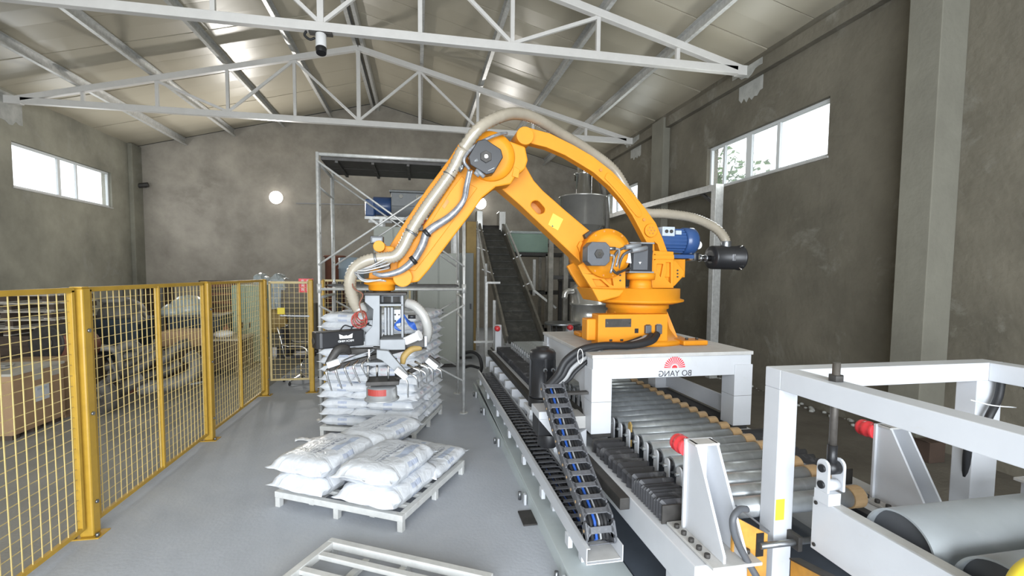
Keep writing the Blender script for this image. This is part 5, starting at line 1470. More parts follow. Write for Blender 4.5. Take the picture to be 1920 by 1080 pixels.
for (u) in (1312, 1323): q = at(u, 484, y=Yv); MB().cyl((q.x - .006, Yv, q.z), (q.x + .006, Yv, q.z), .038, n=16).build('pipe_clamp', 'steel', t)
MB().box(at(1258, 530, y=4.25).x, at(1285, 530, y=4.25).x, 4.26, 4.45, at(1260, 520, y=4.3).z, at(1260, 486, y=4.3).z).build('bracket', 'orange', t, .005)
fx0, fx1 = at(1333, 482, y=Yv).x, at(1389, 482, y=Yv).x; fz = at(1360, 483, y=Yv).z
t = thing('filter_canister', 'black cylindrical air filter canister at the end of the ribbed hose', 'filter', ((fx0 + fx1) / 2, Yv, fz - .12))
MB().lathe((0, Yv, fz), [(.06, fx0 - .01), (.115, fx0), (.12, fx0 + .015), (.12, fx1 - .03), (.128, fx1 - .028), (.128, fx1 - .012), (.11, fx1), (.001, fx1 + .004)], 32, 'x').build('canister', 'black_plastic', t)
MB().box((fx0 + fx1) / 2 - .012, (fx0 + fx1) / 2 + .022, Yv - .126, Yv - .118, fz - .035, fz + .03).build('label', 'silver_wrap', t, .002)
MB().cyl((at(1361, 457, y=Yv).x, Yv, fz + .10), (at(1361, 457, y=Yv).x, Yv, at(1361, 454, y=Yv).z + .01), .052, n=18).build('inlet', 'steel', t, .004)
for dz in (1, -1): MB().tube([(fx1 - .07, Yv - .07, fz + dz * .1), (fx1 - .05, Yv - .09, fz + dz * .12), (fx1 - .02, Yv - .075, fz + dz * .11)], .006, 6, 4).build('clip', 'chrome', t)

# ================================================================ GRIPPER (bag cutting head)
G = thing('bag_gripper', 'steel and aluminium gripper head with rows of hooked claws hanging from robot wrist', 'gripper', at(716, 560, y=3.97))
YG = 3.97


def gp(u, v, y=YG): return at(u, v, y=y)


def gbox(u0, v0, u1, v1, y0, y1, name, m='aluminium', bev=.003, parent=None, ys=None):
    a = at(u0, v0, y=ys or y0); b = at(u1, v1, y=ys or y0)
    return MB().box(min(a.x, b.x), max(a.x, b.x), y0, y1, min(a.z, b.z), max(a.z, b.z)).build(name, m, parent or G, bev)


gbox(682, 549, 762, 554, 3.84, 4.12, 'top_plate', 'dark_steel')
gbox(712, 554, 755, 573, 4.08, 4.10, 'cross_web', 'aluminium')
gbox(712, 570, 755, 574, 3.86, 4.08, 'cross_shelf', 'aluminium')
for (u0, u1) in ((718, 732), (736, 749)): gbox(u0, 557, u1, 568, 4.074, 4.08, 'web_window', 'dark_steel', .002, ys=4.0)
# left column plates
MB().prism([gp(684, 554, 3.86), gp(712, 554, 3.86), gp(712, 648, 3.86), gp(684, 648, 3.86), gp(684, 628, 3.86), gp(698, 612, 3.86), gp(700, 580, 3.86), gp(684, 566, 3.86)], (0, .012, 0)).build('left_plate', 'aluminium', G, .002)
MB().prism([gp(684, 554, 4.08), gp(712, 554, 4.08), gp(712, 648, 4.08), gp(690, 648, 4.08)], (0, .012, 0)).build('left_plate', 'aluminium', G, .002)
gbox(708, 554, 712, 648, 3.87, 4.08, 'left_web', 'aluminium')
gbox(752, 554, 757, 650, 3.86, 4.09, 'right_web', 'aluminium')
for (u, w_) in ((723, 3.2), (729, 2.8), (735, 3.4)):
    a = gp(u - w_ / 1.2, 576, 3.92); b = gp(u + w_ / 1.2, 628, 3.92)
    MB().box(a.x, b.x, 3.90, 3.97, b.z, a.z).build('slide_profile', 'aluminium', G, .004)
gbox(738, 580, 752, 612, 4.02, 4.05, 'valve_plate', 'steel')
for (u, v) in ((741, 590), (748, 590), (741, 602), (748, 602)): q = gp(u, v, 4.01); MB().cyl((q.x, 4.005, q.z), (q.x, 4.02, q.z), .007, n=8).build('bolt', 'dark_steel', G)
gbox(712, 637, 760, 656, 3.76, 4.12, 'base_box', 'aluminium', .005, ys=3.76)
gbox(760, 634, 796, 652, 3.84, 4.14, 'rear_box', 'dark_steel', .006, ys=3.84)
MB().bar(gp(700, 651, 3.9), gp(800, 654, 3.9), .05, .012).build('base_strip', 'dark_steel', G)
# white cylinder, blue air hoses, clear side hose
MB().cyl(gp(760, 640, 3.80), gp(785, 629, 3.74), .034, n=20).build('vacuum_cup_body', 'white_plastic', G, .006)
MB().cyl(gp(783, 630, 3.744), gp(788, 628, 3.735), .042, n=20).build('cup_cap', 'white_plastic', G, .004)
for k in range(5):
    MB().tube([gp(757 + k, 590 + 2 * k, 3.88), gp(762 + 2 * k, 600 + k, 3.84), gp(768 + 2 * k, 610 - k, 3.80 - .01 * k), gp(777 + k, 618, 3.80)], .0065, 6, 6).build('air_hose', 'blue_hose', G)
    MB().tube([gp(752, 596 + 2 * k, 3.9), gp(744 - k, 604 + k, 3.88), gp(740 + 2 * k, 614 + k, 3.86), gp(748 + k, 620, 3.88)], .005, 6, 6).build('air_hose', 'blue_hose', G)
q = gp(765, 594, 3.86); MB().cyl(q, q + Vector((.06, 0, -.0)), .016, n=10).build('fitting', 'black_plastic', G)
hb = [gp(762, 568, 3.95), gp(778, 574, 3.92), gp(792, 588, 3.90), gp(800, 606, 3.90), gp(802, 622, 3.92), gp(798, 638, 3.95)]
ribbed(hb, .040, 'side_hose', 'hose_white', G)
gbox(795, 630, 801, 650, 3.88, 3.92, 'hose_flange', 'steel')
# coiled red and brown wires at the left end of the hose
for k in range(5):
    c = gp(678 - k, 592 + 2 * k, 3.84); r = .034 + .006 * k
    MB().tube([c + Vector((r * cos(a), .015 * sin(a * 2 + k), r * 1.1 * sin(a))) for a in [2 * pi * i / 14 for i in range(15)]], .0055, 6).build('coiled_wire', 'rust_brown' if k % 2 else 'red_dull', G)
MB().tube([gp(660, 520, 3.8), gp(663, 540, 3.78), gp(680, 552, 3.8), gp(674, 570, 3.8), gp(680, 590, 3.82), gp(686, 612, 3.84)], .0055, 6, 6).build('wire', 'rust_brown', G)
MB().cyl(gp(671, 572, 3.9), gp(680, 588, 3.9), .052, n=18).build('hose_socket', 'hose_white', G)
gbox(676, 600, 700, 640, 3.90, 3.96, 'socket_block', 'aluminium', .006)
# black camera box with white emblem
a = at(602, 641, y=3.66); b = at(683, 630, y=3.82)
d = Vector((b.x - a.x, b.y - a.y, 0)).normalized(); nn = Vector((d.y, -d.x, 0))
Lb = Vector((b.x - a.x, b.y - a.y, 0)).length; hb_ = (at(602, 625, y=3.62).z - at(602, 657, y=3.62).z)
c0 = Vector((a.x, a.y, at(602, 657, y=3.62).z)) - d * .0
ch = .03
foot = [c0 + nn * 0, c0 + d * Lb, c0 + d * Lb - nn * .12, c0 - d * .03 - nn * .12, c0 - d * .03 - nn * .03]
CB = thing('vision_camera', 'long black box camera with white emblem hung on the left of the gripper head', 'camera', c0 + d * Lb / 2)
MB().prism(foot, (0, 0, hb_)).build('housing', 'black_plastic', CB, .010)
e = c0 + d * Lb * .56 + nn * .0015 + Vector((0, 0, hb_ * .62))
mb = MB()
for s in (-1, 1): mb.prism([e + d * s * .052 + Vector((0, 0, .026)), e + d * s * .012 + Vector((0, 0, .008)), e + d * s * .004 + Vector((0, 0, .016)), e + Vector((0, 0, .004)), e + d * s * .0 + Vector((0, 0, -.010)), e + d * s * .048 + Vector((0, 0, -.010))], nn * .0015)
mb.build('emblem', 'white_print', CB)
text_part('MECH MIND', .022, 'white_print', CB, e + Vector((0, 0, -.030)) + nn * .001, d, (0, 0, 1), mirror=True)
q = c0 + d * Lb * .52 + nn * .001 + Vector((0, 0, .012)); MB().bar(q - d * .018, q + d * .018, .004, .020).build('rating_label', 'silver_wrap', CB)
q = c0 - d * .031 - nn * .075 + Vector((0, 0, hb_ * .45)); MB().cyl(q, q - d * .004, .028, n=18).build('lens', 'dark_steel', CB)
MB().bar(c0 + d * Lb - nn * .06 + Vector((0, 0, hb_ * .6)), gp(686, 630, 3.95), .05, .06).build('bracket', 'aluminium', CB, .004)
for k in range(3): MB().tube([c0 + d * (.16 + .08 * k) - nn * .05 + Vector((0, 0, hb_)), c0 + d * (.2 + .08 * k) - nn * .06 + Vector((0, 0, hb_ + .035)), c0 + d * (.26 + .08 * k) - nn * .05 + Vector((0, 0, hb_ + .02)), c0 + d * (.34 + .06 * k) - nn * .06 + Vector((0, 0, hb_ + .045))], .006, 6, 6).build('cable', 'black_rubber', CB)
# left claw row
yl0, yl1 = 3.74, 3.98
LB0, LB1 = gp(616, 692, yl0), gp(762, 652, yl1)
MB().bar(LB0, LB1, .05, .035).build('claw_bar', 'dark_steel', G, .003)
for i, ((u0, v0), (u1, v1), yy) in enumerate(zip(((618, 690), (636, 687), (653, 683), (669, 679), (685, 676)), ((622, 733), (641, 729), (660, 723), (675, 718), (688, 706)), (3.74, 3.76, 3.78, 3.80, 3.83))):
    s_ = gp(u0 + 3, v0 - 3, yy); k1 = gp(u0 - 6, v0 + 6, yy - .05); k2 = gp(u0 - 5, v0 + 14, yy - .055); e = gp(u1, v1, yy - .04)
    MB().tube([s_, (s_ + k1) / 2, k1, k2, e], [.010, .010, .010, .009, .006], 8, 5).build('claw', 'chrome', G)
# left arm with white pad
MB().tube([gp(655, 662, 3.8), gp(648, 654, 3.75), gp(634, 656, 3.70), gp(622, 672, 3.68), gp(614, 684, 3.66)], [.02, .035, .035, .03, .022], 8, 5).build('swing_arm', 'dark_steel', G)
MB().bar(gp(613, 685, 3.64), gp(636, 677, 3.66), .05, .045).build('nylon_pad', 'nylon_white', G, .005)
gbox(637, 655, 715, 664, 3.92, 4.0, 'arm_beam', 'dark_steel')
for (u0, v0, u1, v1) in ((664, 668, 690, 660), (690, 663, 700, 655), (640, 678, 664, 668)): MB().bar(gp(u0, v0, 3.85), gp(u1, v1, 3.87), .045, .008).build('bag_guard', 'aluminium', G)
# right claw rows
yr = 3.86
for (p0, p1) in (((742, 712), (800, 682)), ((766, 696), (825, 672)), ((752, 706), (768, 696))):
    MB().bar(gp(p0[0], p0[1], yr), gp(p1[0], p1[1], yr + .12), .035, .022).build('claw_bar', 'dark_steel', G, .003)
for (u0, v0, u1, v1) in ((756, 708, 765, 745), (771, 702, 784, 727), (788, 694, 800, 718), (802, 688, 812, 716), (816, 690, 829, 708), (774, 690, 790, 706), (788, 684, 806, 702)):
    s_ = gp(u0 - 10, v0 - 6, yr); k1 = gp(u0 + 1, v0, yr - .03); k2 = gp(u0 + (u1 - u0) * .55 + 3, v0 + (v1 - v0) * .3, yr - .04); e = gp(u1, v1, yr - .03)
    MB().tube([s_, k1, k2, e], [.009, .009, .008, .006], 8, 5).build('claw', 'chrome', G)
MB().prism([gp(706, 656, 3.70), gp(728, 658, 3.70), gp(764, 700, 3.70), gp(756, 709, 3.70), gp(716, 676, 3.70), gp(706, 672, 3.70)], (0, .05, 0)).build('swing_arm', 'aluminium', G, .004)
MB().bar(gp(742, 692, 3.67), gp(762, 708, 3.67), .06, .045).build('nylon_pad', 'nylon_white', G, .005)
MB().tube([gp(790, 652, 3.86), gp(772, 655, 3.84), gp(758, 668, 3.82), gp(755, 682, 3.82)], [.022, .028, .028, .02], 8, 5).build('swing_arm', 'ochre', G)
MB().bar(gp(800, 674, 3.84), gp(819, 689, 3.84), .06, .045).build('nylon_pad', 'nylon_white', G, .005)
MB().bar(gp(804, 669, 3.86), gp(824, 684, 3.86), .06, .03).build('pad_backing', 'dark_steel', G, .004)
# central suction sensor unit on four rods
gbox(686, 680, 732, 684, 3.78, 3.98, 'rod_plate', 'aluminium', ys=3.78)
for (u, y_) in ((690, 3.80), (728, 3.80), (707, 3.96), (742, 3.96)):
    a = gp(u, 678, y_); b = gp(u, 722, y_); MB().cyl((a.x, y_, b.z), (a.x, y_, a.z + .03), .0085, n=10).build('guide_rod', 'chrome', G)
    MB().cyl((a.x, y_, b.z), (a.x, y_, b.z + .025), .014, n=10).build('rod_nut', 'dark_steel', G)
gbox(690, 655, 694, 684, 3.83, 3.86, 'hanger_rod', 'chrome', .002)
gbox(686, 717, 748, 722, 3.78, 4.0, 'lower_plate', 'dark_steel', ys=3.78)
dc = gp(716, 735, 3.88); zt_ = gp(716, 722, 3.88).z; zb_ = gp(716, 748, 3.88).z
MB().lathe((dc.x, 3.88, 0), [(.001, zt_ - .003), (.105, zt_ - .003), (.118, zt_ - .02), (.122, zb_ + .012), (.136, zb_ + .010), (.136, zb_), (.001, zb_)], 36).build('suction_drum', 'aluminium_light', G)
mb = MB(); n = 8; vs = []
for i in range(n + 1):
    a = radians(-145 + 75 * i / n)
    for zz in (zt_ - .012, zt_ - .062): vs.append((dc.x + .1225 * cos(a), 3.88 + .1225 * sin(a), zz))
mb.add(vs, [(2 * i, 2 * i + 1, 2 * i + 3, 2 * i + 2) for i in range(n)]).build('red_window', 'red_dull', G)

# ================================================================ STORED THINGS BEHIND THE FENCE
# large carton
t = thing('large_carton', 'large brown cardboard carton with white label behind the nearest fence panel', 'box', (-5.1, 6.6, 0))
MB().box(-5.75, -4.47, 6.18, 6.98, .06, .74).build('box_body', 'cardboard', t, .008)
MB().box(-5.76, -4.46, 6.17, 6.99, .735, .765).build('lid_rim', 'cardboard_edge', t, .004)
for y in (6.25, 6.55, 6.88): MB().box(-5.7, -4.5, y - .05, y + .05, 0, .06).build('skid', 'dark_wood', t)
MB().box(-4.47, -4.466, 6.50, 6.72, .36, .54).build('shipping_label', 'nylon_white', t)
MB().box(-4.4659, -4.465, 6.53, 6.69, .49, .52).build('label_print', 'blue_light_grey', t)
for y in (6.48, 6.78): MB().box(-4.47, -4.466, y, y + .14, .62, .74).build('tape', 'cardboard_edge', t)
rnd = random.Random(11)
for k in range(5):
    x, y = rnd.uniform(-5.4, -4.7), rnd.uniform(6.3, 6.8); a = rnd.uniform(-.6, .6)
    mb = MB().bar((x - .3 * cos(a), y - .3 * sin(a), .775 + .012 * k), (x + .3 * cos(a), y + .3 * sin(a), .785 + .014 * k), .14 - .02 * k, .008)
    tag(mb.build('foam_sheet', 'hose_white', None, .002), ['flat white foam strip lying lowest on the large carton', 'white foam strip on the large carton, crossing the lowest strip', 'mid sized white foam strip on top of the large carton', 'narrow white foam strip on the large carton, second from the top', 'narrowest white foam strip topmost on the large carton'][k], 'foam')
t = thing('tall_carton', 'orange brown carton standing behind the large labelled carton', 'box', (-4.75, 7.35, 0))
MB().box(-5.3, -4.52, 7.05, 7.55, 0, .74).build('box_body', 'cardboard', t, .008)
MB().box(-5.31, -4.51, 7.28, 7.32, .735, .745).build('tape', 'ochre', t)
# wooden pallets on dark crates
Yp = 8.4; xr_ = at(97, 590, y=Yp).x
for k in range(2):
    t = thing('wooden_crate', 'dark wooden crate %s under the stack of wooden pallets' % ('at the bottom' if k == 0 else 'resting on the lower crate'), 'crate', (xr_ - .7, Yp + .5, .46 * k))
    for j in range(3): MB().box(xr_ - 1.35, xr_ - .15, Yp, Yp + .02, .46 * k + .03 + j * .14, .46 * k + .145 + j * .14).build('board', 'dark_wood', t, .003)
    for j in range(3): MB().box(xr_ - .17, xr_ - .15, Yp + .02, Yp + .98, .46 * k + .03 + j * .14, .46 * k + .145 + j * .14).build('board', 'dark_wood', t, .003)
    MB().box(xr_ - 1.33, xr_ - .172, Yp + .022, Yp + .97, .46 * k, .46 * k + .455).build('body', 'dark_wood', t)
for k in range(5):
    z = .925 + .125 * k; dx = (.0, .03, -.02, .02, -.03)[k]
    t = thing('wooden_pallet', 'weathered wooden pallet, %s in the stack at the far left' % ['lowest', 'second from below', 'middle one', 'second from the top', 'topmost'][k], 'pallet', (xr_ - .6 + dx, Yp + .5, z), 'stack of wooden pallets')
    for j in range(5): MB().box(xr_ - 1.2 + dx, xr_ + dx, Yp + .02 + j * .22, Yp + .12 + j * .22, z + .1, z + .12).build('deck_board', 'grey_wood', t, .002)
    for j in range(3):
        x = xr_ - 1.2 + dx + j * .55; MB().box(x, x + .1, Yp + .02, Yp + 1.0, z + .018, z + .1).build('stringer', 'dark_wood', t, .002)
        MB().box(x, x + .1, Yp + .02, Yp + 1.0, z, z + .018).build('bottom_board', 'grey_wood', t)
# dark drums / motors behind
for (u, v, r, L_, lab, m) in ((112, 640, .26, .55, 'dark rusty motor housing behind the tall carton', 'dark_steel'), (132, 650, .22, .5, 'second dark red brown motor drum next to the near fence post', 'rust_brown')):
    p = at(u, v, y=8.1); t = thing('motor_drum', lab, 'motor', (p.x, 8.1, 0))
    MB().cyl((p.x - .05, 7.9, p.z), (p.x + .05, 7.9 + L_, p.z), r, n=22).build('drum', m, t, .02)
    MB().cyl((p.x - .055, 7.87, p.z), (p.x - .05, 7.9, p.z), r * .45, n=14).build('end_cap', 'dark_steel', t, .01)
    MB().box(p.x - .25, p.x + .25, 7.9, 8.4, 0, p.z - r * .8).build('pedestal', 'dark_wood', t, .01)
# blue bin machine with round hopper
p = at(225, 640, y=9.2); q0 = at(170, 610, y=9.2); q1 = at(258, 610, y=9.2)
t = thing('blue_tank', 'dark blue tank with a grey domed lid standing behind the bent pipes', 'tank', (p.x, 9.2, 0))
MB().box(q0.x, q1.x, 9.2, 9.9, .35, at(220, 598, y=9.2).z).build('tank_body', 'blue_bin', t, .03)
for (sx) in (q0.x + .06, q1.x - .06):
    for yy in (9.26, 9.84): MB().box(sx - .04, sx + .04, yy - .04, yy + .04, 0, .35).build('leg', 'dark_steel', t)
cxx = (q0.x + q1.x) / 2; zz = at(220, 598, y=9.2).z
MB().lathe((cxx - .05, 9.55, zz), [(.36, 0), (.35, .10), (.28, .24), (.15, .32), (.001, .34)], 26).build('dome_lid', 'pipe_grey', t)
MB().lathe((q0.x + .22, 9.5, zz + .26), [(.2, 0), (.24, .05), (.16, .10), (.001, .12)], 20).build('white_cap', 'pipe_light', t)
MB().ring((q1.x - .05, 9.25, zz - .02), (q1.x + .08, 9.25, zz + .06), .10, .07, 18).build('flange', 'pipe_light', t)
# dark shelf rack
q0 = at(228, 540, y=11.5); q1 = at(300, 540, y=11.5)
t = thing('storage_rack', 'dark brown storage rack with pale uprights behind the domes', 'rack', ((q0.x + q1.x) / 2, 11.5, 0))
for zz in (.3, .95, 1.55): MB().box(q0.x, q1.x, 11.5, 12.1, zz, zz + .05).build('shelf', 'dark_wood', t)
MB().box(q0.x, q1.x, 12.08, 12.1, 0, q0.z).build('back_panel', 'dark_wood', t)
for x in (q0.x, (q0.x + q1.x) / 2, q1.x): MB().box(x - .03, x + .03, 11.48, 11.54, 0, q0.z).build('upright', 'pipe_light', t, .004)
for k in range(6):
    x = q0.x + .15 + k * (q1.x - q0.x - .3) / 5; MB().box(x - .07, x + .07, 11.6, 11.9, .35, .35 + .3 + .05 * (k % 3)).build('stored_block', 'rust_brown' if k % 2 else 'dark_steel', t, .01)
# clear plastic domes on teal machine
q0, q1 = at(312, 592, y=10), at(378, 592, y=10)
t = thing('teal_machine', 'dark teal machine base carrying the clear plastic domes', 'machine', ((q0.x + q1.x) / 2, 10, 0))
MB().box(q0.x, q1.x + .3, 10, 10.7, .45, q0.z - .03).build('body', 'blue_bin', t, .02)
MB().box(q0.x - .05, q1.x + .35, 9.97, 10.75, q0.z - .03, q0.z).build('top', 'pipe_light', t, .005)
MB().box(q0.x + .05, q1.x + .25, 10.05, 10.65, 0, .45).build('base', 'dark_steel', t, .01)
for (u, r, h, lab) in ((352, .33, .38, 'large cloudy clear plastic dome on the teal machine'), (325, .22, .22, 'smaller clear plastic dome left of the large one')):
    c = at(u, 592, y=10.3 if u > 340 else 10.2); yy = 10.35 if u > 340 else 10.22
    mb = MB().lathe((c.x, yy, q0.z + .001), [(r, 0), (r * .99, h * .3), (r * .85, h * .65), (r * .5, h * .92), (.001, h)], 26)
    tag(mb.build('clear_dome', 'dome_plastic'), lab, 'dome')
q0, q1 = at(300, 622, y=9.0), at(377, 622, y=9.0)
t = thing('flat_carton', 'orange brown carton lying behind the pile of bent pipes', 'box', ((q0.x + q1.x) / 2, 9.2, 0))
MB().box(q0.x, q1.x, 9.0, 9.5, q0.z - .26, q0.z).build('box_body', 'cardboard', t, .01)
MB().box(q0.x - .01, q1.x + .01, 9.22, 9.26, q0.z, q0.z + .004).build('tape', 'ochre', t)
MB().box(q0.x + .03, q1.x - .03, 9.03, 9.47, 0, q0.z - .26).build('packing_base', 'dark_wood', t)
# pile of bent ventilation pipes
PIPES = [([(185, 742), (215, 738), (245, 720), (270, 706)], 7.35, .085, 'grey pipe lying lowest at the left of the pipe pile'),
         ([(205, 705), (240, 700), (275, 680), (300, 655)], 7.9, .075, 'long grey bent pipe rising to the right behind the middle bar'),
         ([(200, 688), (240, 684), (275, 662), (296, 645)], 8.1, .06, 'slim grey bent pipe second from the top of the pipe pile'),
         ([(230, 668), (262, 664), (285, 652), (296, 640)], 8.2, .055, 'slim pale bent pipe along the top of the pipe pile'),
         ([(220, 662), (232, 650), (248, 646), (262, 655), (280, 658)], 8.15, .075, 'pale elbow pipe at the top left of the pipe pile'),
         ([(262, 728), (300, 724), (340, 714), (362, 700), (368, 680), (355, 668)], 7.6, .10, 'large grey elbow pipe curling up at the right end of the pile'),
         ([(250, 712), (290, 704), (320, 690), (335, 680)], 8.0, .085, 'grey pipe lying behind the large elbow pipe'),
         ([(300, 680), (320, 662), (340, 648), (352, 645)], 7.9, .08, 'dark grey pipe leaning up to the flat carton'),
         ([(186, 720), (205, 735), (208, 755), (196, 775)], 7.0, .09, 'dusty pipe bend nearest the fence post'),
         ([(190, 652), (212, 655), (225, 672), (222, 700), (205, 712)], 7.5, .045, 'pale ring shaped hose bend beside the near fence post'),
         ([(205, 672), (214, 690), (226, 716)], 7.4, .018, 'thin white rod leaning on the pipe pile')]
for (pp, y0, r, lab) in PIPES:
    P_ = [at(u, v, y=y0 + .25 * i / len(pp)) for i, (u, v) in enumerate(pp)]
    for q in P_: q.z = max(q.z, r + .002)
    P_ = spline(P_, 6)
    mb = MB().tube(P_, r, 12, cap=False); mb.tube(P_, r * .86, 12, cap=False)
    for e, f in ((P_[0], P_[1]), (P_[-1], P_[-2])):
        d_ = (f - e).normalized(); mb.ring(e - d_ * .002, e + d_ * .02, r * 1.12, r * .85, 14)
    for k, s in enumerate(mb.S): pass
    tag(mb.build('bent_pipe', 'pipe_light' if 'pale' in lab or 'white' in lab or 'large grey' in lab else 'pipe_grey'), lab, 'pipe', 'bent pipes in the pile behind the fence')
t = thing('low_crate', 'low dark crate buried under the pile of bent pipes', 'crate', (-4.95, 8.75, 0.004))
for (x0_, x1_, y0_, y1_, z1_) in ((-5.75, -4.3, 8.45, 9.0, .42),):
    MB().box(x0_, x1_, y0_ + .03, y1_, .004, z1_).build('body', 'dark_wood', t, .01)
    for j in range(3): MB().box(x0_ + .01, x1_ - .01, y0_, y0_ + .028, .03 + .13 * j, .14 + .13 * j).build('board', 'dark_wood', t, .003)
p = at(262, 738, z=0); tag(MB().cyl((p.x - .2, p.y, .05), (p.x + .35, p.y + .12, .05), .05, n=12).build('pipe_offcut', 'rust_brown'), 'short brown pipe offcut on the floor in front of the bent pipes', 'pipe')
# small table with white bag
Yt = 9.3; q0, q1 = at(396, 637, y=Yt), at(457, 634, y=Yt + .2)
t = thing('small_table', 'low wooden table with dark underside behind the middle fence post', 'table', ((q0.x + q1.x) / 2, Yt + .4, 0))
MB().box(q0.x - .3, q1.x, Yt, Yt + .8, q0.z - .03, q0.z).build('table_top', 'grey_wood', t, .005)
for x in (q0.x - .25, q1.x - .06):
    for y in (Yt + .05, Yt + .75): MB().box(x - .03, x + .03, y - .03, y + .03, 0, q0.z - .03).build('leg', 'dark_wood', t)
MB().box(q0.x - .2, q1.x - .1, Yt + .1, Yt + .7, .12, q0.z - .04).build('under_box', 'dark_wood', t, .01)
c = at(420, 628, y=Yt + .25); mb = MB().sphere((c.x, c.y, q0.z + .07), .17, 16, .42)
rnd = random.Random(4)
for v in mb.V: v += Vector((rnd.uniform(-.012, .012), rnd.uniform(-.012, .012), 0)); v.z = max(v.z, q0.z + .001)
tag(mb.build('plastic_bag', 'bag_white'), 'crumpled shiny white plastic bag on the low table', 'bag')
c = at(424, 618, y=Yt + .4); tag(MB().lathe((c.x, c.y, q0.z + .001), [(.06, 0), (.07, .05), (.05, .17), (.02, .2), (.02, .24), (.001, .24)], 14).build('brown_bottle', 'rust_brown'), 'brown bottle shape behind the white bag on the low table', 'bottle')
q = at(460, 668, z=.0); tag(MB().lathe((-3.9, 9.0, .002), [(.001, 0), (.24, .0), (.26, .03), (.25, .03), (.23, .008), (.001, .008)], 24).build('tin_tray', 'nylon_white'), 'shallow white round lid on the floor in front of the low table', 'lid')
# green cabinet with tarp
Yg = 10.6; q0, q1 = at(433, 535, y=Yg), at(487, 535, y=Yg)
box_thing('green_cabinet', 'pale green metal cabinet behind the corner of the yellow fence', 'cabinet', q0.x, q1.x, Yg, Yg + .6, 0, q0.z - .0, 'cabinet_green', doors=2, m2='cabinet_green', feet=.05)
q0, q1 = at(400, 545, y=11.6), at(436, 545, y=11.6)
t = thing('louvred_panel', 'dark brown louvred panel left of the green cabinet', 'panel', ((q0.x + q1.x) / 2, 11.6, 0))
MB().box(q0.x - .3, q1.x + .1, 11.62, 11.7, 0, max(q0.z, 1.72)).build('panel_board', 'dark_wood', t)
for k in range(8): MB().box(q0.x - .28, q1.x + .08, 11.58, 11.62, .25 + .19 * k, .31 + .19 * k).build('slat', 'rust_brown', t, .003)
# machine under the tarp
Ym = 11.2; q0, q1 = at(505, 560, y=Ym), at(592, 560, y=Ym)
t = thing('old_machine', 'dark brown machine housing behind the mesh door', 'machine', ((q0.x + q1.x) / 2, Ym, 0))
MB().box(q0.x, q1.x, Ym, Ym + .8, .25, q0.z - .1).build('housing', 'plaster_right', t, .03)
MB().box(q0.x + .1, q1.x - .1, Ym + .1, Ym + .7, 0, .25).build('base', 'dark_steel', t)
MB().lathe((q0.x + .12, Ym - .02, .85), [(.26, 0), (.26, -.10), (.22, -.14), (.001, -.14)], 22, 'y').build('yellow_wheel', 'ochre', t)
c = at(500, 540, y=Ym - .2); t0 = at(470, 517, y=Ym - .2); t1 = at(530, 517, y=Ym - .2)
nx_, ny_ = 16, 8; vs = []; rnd = random.Random(9)
for i in range(nx_ + 1):
    for j in range(ny_ + 1):
        x = t0.x + (t1.x - t0.x) * i / nx_; s = j / ny_
        zz = t0.z + .05 * sin(i * .7) + .04 * mnoise.noise(Vector((i * .6, j * .7, 1))) - max(0, s - .45) * (1.9 if 4 < i < 14 else .5)
        vs.append((x + .05 * mnoise.noise(Vector((i * .5, j * .8, 4))), Ym + .35 - min(s, .5) * .8 + .06 * mnoise.noise(Vector((i, j * .5, 7))), zz))
mb = MB().add(vs, [(i * (ny_ + 1) + j, i * (ny_ + 1) + j + 1, (i + 1) * (ny_ + 1) + j + 1, (i + 1) * (ny_ + 1) + j) for i in range(nx_) for j in range(ny_)], False)
o = mb.build('crumpled_tarp', 'tarp_grey'); o.modifiers.new('s', 'SOLIDIFY').thickness = .01; tag(o, 'crumpled silvery tarpaulin draped over the machine behind the corner fence post', 'tarpaulin')
# office chair
cx0 = at(566, 735, y=8.75); cc = Vector((cx0.x, 8.75, 0))
t = thing('office_chair', 'black office chair with chrome arms and feet behind the mesh door', 'chair', cc)
for k in range(5):
    a = 2 * pi * k / 5 + .5; e = cc + Vector((.30 * cos(a), .30 * sin(a), .07))
    MB().bar(cc + Vector((0, 0, .13)), e, .035, .025).build('foot', 'chrome', t, .004)
    MB().cyl(e - Vector((.015, 0, .04)), e + Vector((.015, 0, -.04)), .028, n=12).build('castor', 'black_plastic', t)
MB().cyl(cc + Vector((0, 0, .12)), cc + Vector((0, 0, .44)), .028, n=14).build('gas_post', 'chrome', t)
MB().box(cc.x - .24, cc.x + .24, cc.y - .22, cc.y + .25, .44, .51).build('seat', 'chair_black', t, .03)
mb = MB(); bk = [(cc.x + .26 * s, .0, 0) for s in (-1, 1)]
vs = []
for i in range(7):
    for j in range(7):
        s = -1 + 2 * i / 6; h = j / 6
        vs.append((cc.x - .18 - .10 * h - .02 + .04 * (1 - s * s), cc.y + .24 * s, .50 + .48 * h))
mb.add(vs, [(i * 7 + j, i * 7 + j + 1, (i + 1) * 7 + j + 1, (i + 1) * 7 + j) for i in range(6) for j in range(6)], True)
o = mb.build('backrest', 'chair_black', t); o.modifiers.new('s', 'SOLIDIFY').thickness = .03
for s in (-1, 1):
    yq = cc.y + .27 * s
    MB().tube([(cc.x + .12, yq, .46), (cc.x + .16, yq, .58), (cc.x + .08, yq, .66), (cc.x - .14, yq, .67), (cc.x - .24, yq, .70)], .014, 8, 6).build('armrest', 'chrome', t)
    MB().tube([(cc.x - .1, yq * .0 + cc.y + .2 * s, .47), (cc.x - .2, cc.y + .245 * s, .5), (cc.x - .25, cc.y + .25 * s, .75), (cc.x - .31, cc.y + .25 * s, 1.0)], .012, 8, 6).build('back_frame', 'chrome', t)
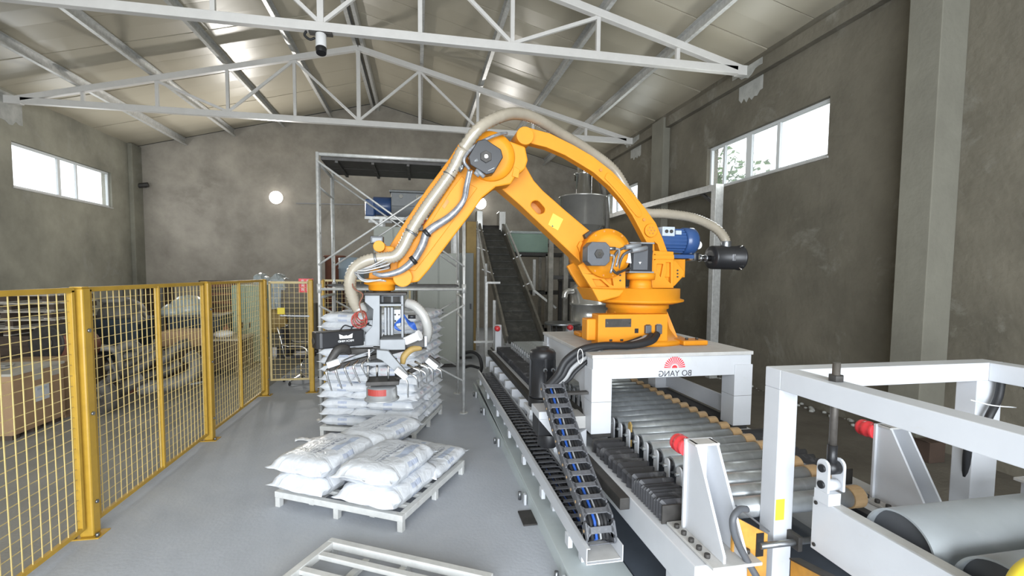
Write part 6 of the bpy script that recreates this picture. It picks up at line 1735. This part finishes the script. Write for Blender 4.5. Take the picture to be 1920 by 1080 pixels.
# barrels and brown posts behind the scaffold
c = at(659, 520, y=9.9); t = thing('blue_barrel', 'pale blue grey barrel on a stand behind the scaffold', 'barrel', (c.x, 9.9, 0)); zt_, zb_ = at(657, 482, y=9.9).z, at(657, 528, y=9.9).z
MB().lathe((c.x, 9.9, 0), [(.2, zb_), (.24, zb_ + .02), (.24, (zb_ + zt_) / 2), (.255, (zb_ + zt_) / 2 + .02), (.24, (zb_ + zt_) / 2 + .04), (.24, zt_ - .02), (.001, zt_)], 26).build('barrel_body', 'barrel_blue', t)
MB().box(c.x - .3, c.x + .3, 9.6, 10.2, zb_ - .08, zb_).build('stand_top', 'dark_steel', t)
for dx in (-.27, .27): MB().box(c.x + dx - .03, c.x + dx + .03, 9.62, 9.68, 0, zb_ - .08).build('stand_leg', 'dark_steel', t); MB().box(c.x + dx - .03, c.x + dx + .03, 10.12, 10.18, 0, zb_ - .08).build('stand_leg', 'dark_steel', t)
c = at(628, 510, y=10.8); zt_ = at(628, 482, y=10.8).z
t = thing('rusty_column', 'dark red brown steel cylinder left of the blue grey barrel', 'drum', (c.x, 10.8, 0))
MB().lathe((c.x, 10.8, 0), [(.2, 0), (.2, zt_), (.23, zt_), (.23, zt_ + .03), (.001, zt_ + .03)], 22).build('cylinder', 'rust_brown', t)
MB().ring((c.x, 10.8, 1.2), (c.x, 10.8, 1.24), .22, .195, 22).build('band', 'dark_steel', t)
# steel stacker and small items right of the scaffold foot (dark cables on the floor)
for (pp, r, lab) in (([(870, 662), (885, 660), (898, 668), (903, 686), (900, 700)], .03, 'black cable bundle arching from the floor to the end of the cable tray'),
                     ([(868, 690), (882, 686), (898, 690)], .025, 'dark cable lying on the floor beside the scaffold foot')):
    P_ = []
    for i, (u, v) in enumerate(pp):
        q = at(u, v, y=8.3 - .1 * i); q.z = max(q.z, r); P_.append(q)
    tag(MB().tube(P_, r, 8, 6).build('floor_cable', 'black_rubber'), lab, 'cable')
# ================================================================ OUTSIDE
tag(MB().box(-40, 40, -30, 60, -.32, -.21).build('ground', 'ground_outside'), 'ground outside the hall', 'ground', kind='structure')
rnd = random.Random(21)
for (x, y, h, lab) in ((12.5, 9.5, 6.6, 'leafy tree outside the large window on the right'), (11.5, 17.0, 6.0, 'leafy tree outside the far right window')):
    t = thing('leafy_tree', lab, 'tree', (x, y, -.2))
    MB().tube([(x, y, -.2), (x + .1, y, h * .4), (x, y + .1, h * .8)], [.16, .12, .05], 8).build('trunk', 'bark', t)
    mb = MB()
    for k in range(1500):
        a, b = rnd.uniform(0, 2 * pi), rnd.uniform(-1, 1); rr = rnd.uniform(.5, 2.0)
        c = Vector((x + rr * cos(a) * sqrt(1 - b * b), y + rr * 1.3 * sin(a) * sqrt(1 - b * b), h * .85 + rr * .9 * b)); s = rnd.uniform(.08, .18)
        u_ = Vector((rnd.uniform(-1, 1), rnd.uniform(-1, 1), rnd.uniform(-1, 1))).normalized(); v_ = u_.orthogonal().normalized()
        mb.add([c - u_ * s, c + v_ * s * .6, c + u_ * s, c - v_ * s * .6], [(0, 1, 2, 3)])
    o = mb.build('foliage', 'leaves', t); o['kind'] = 'stuff'
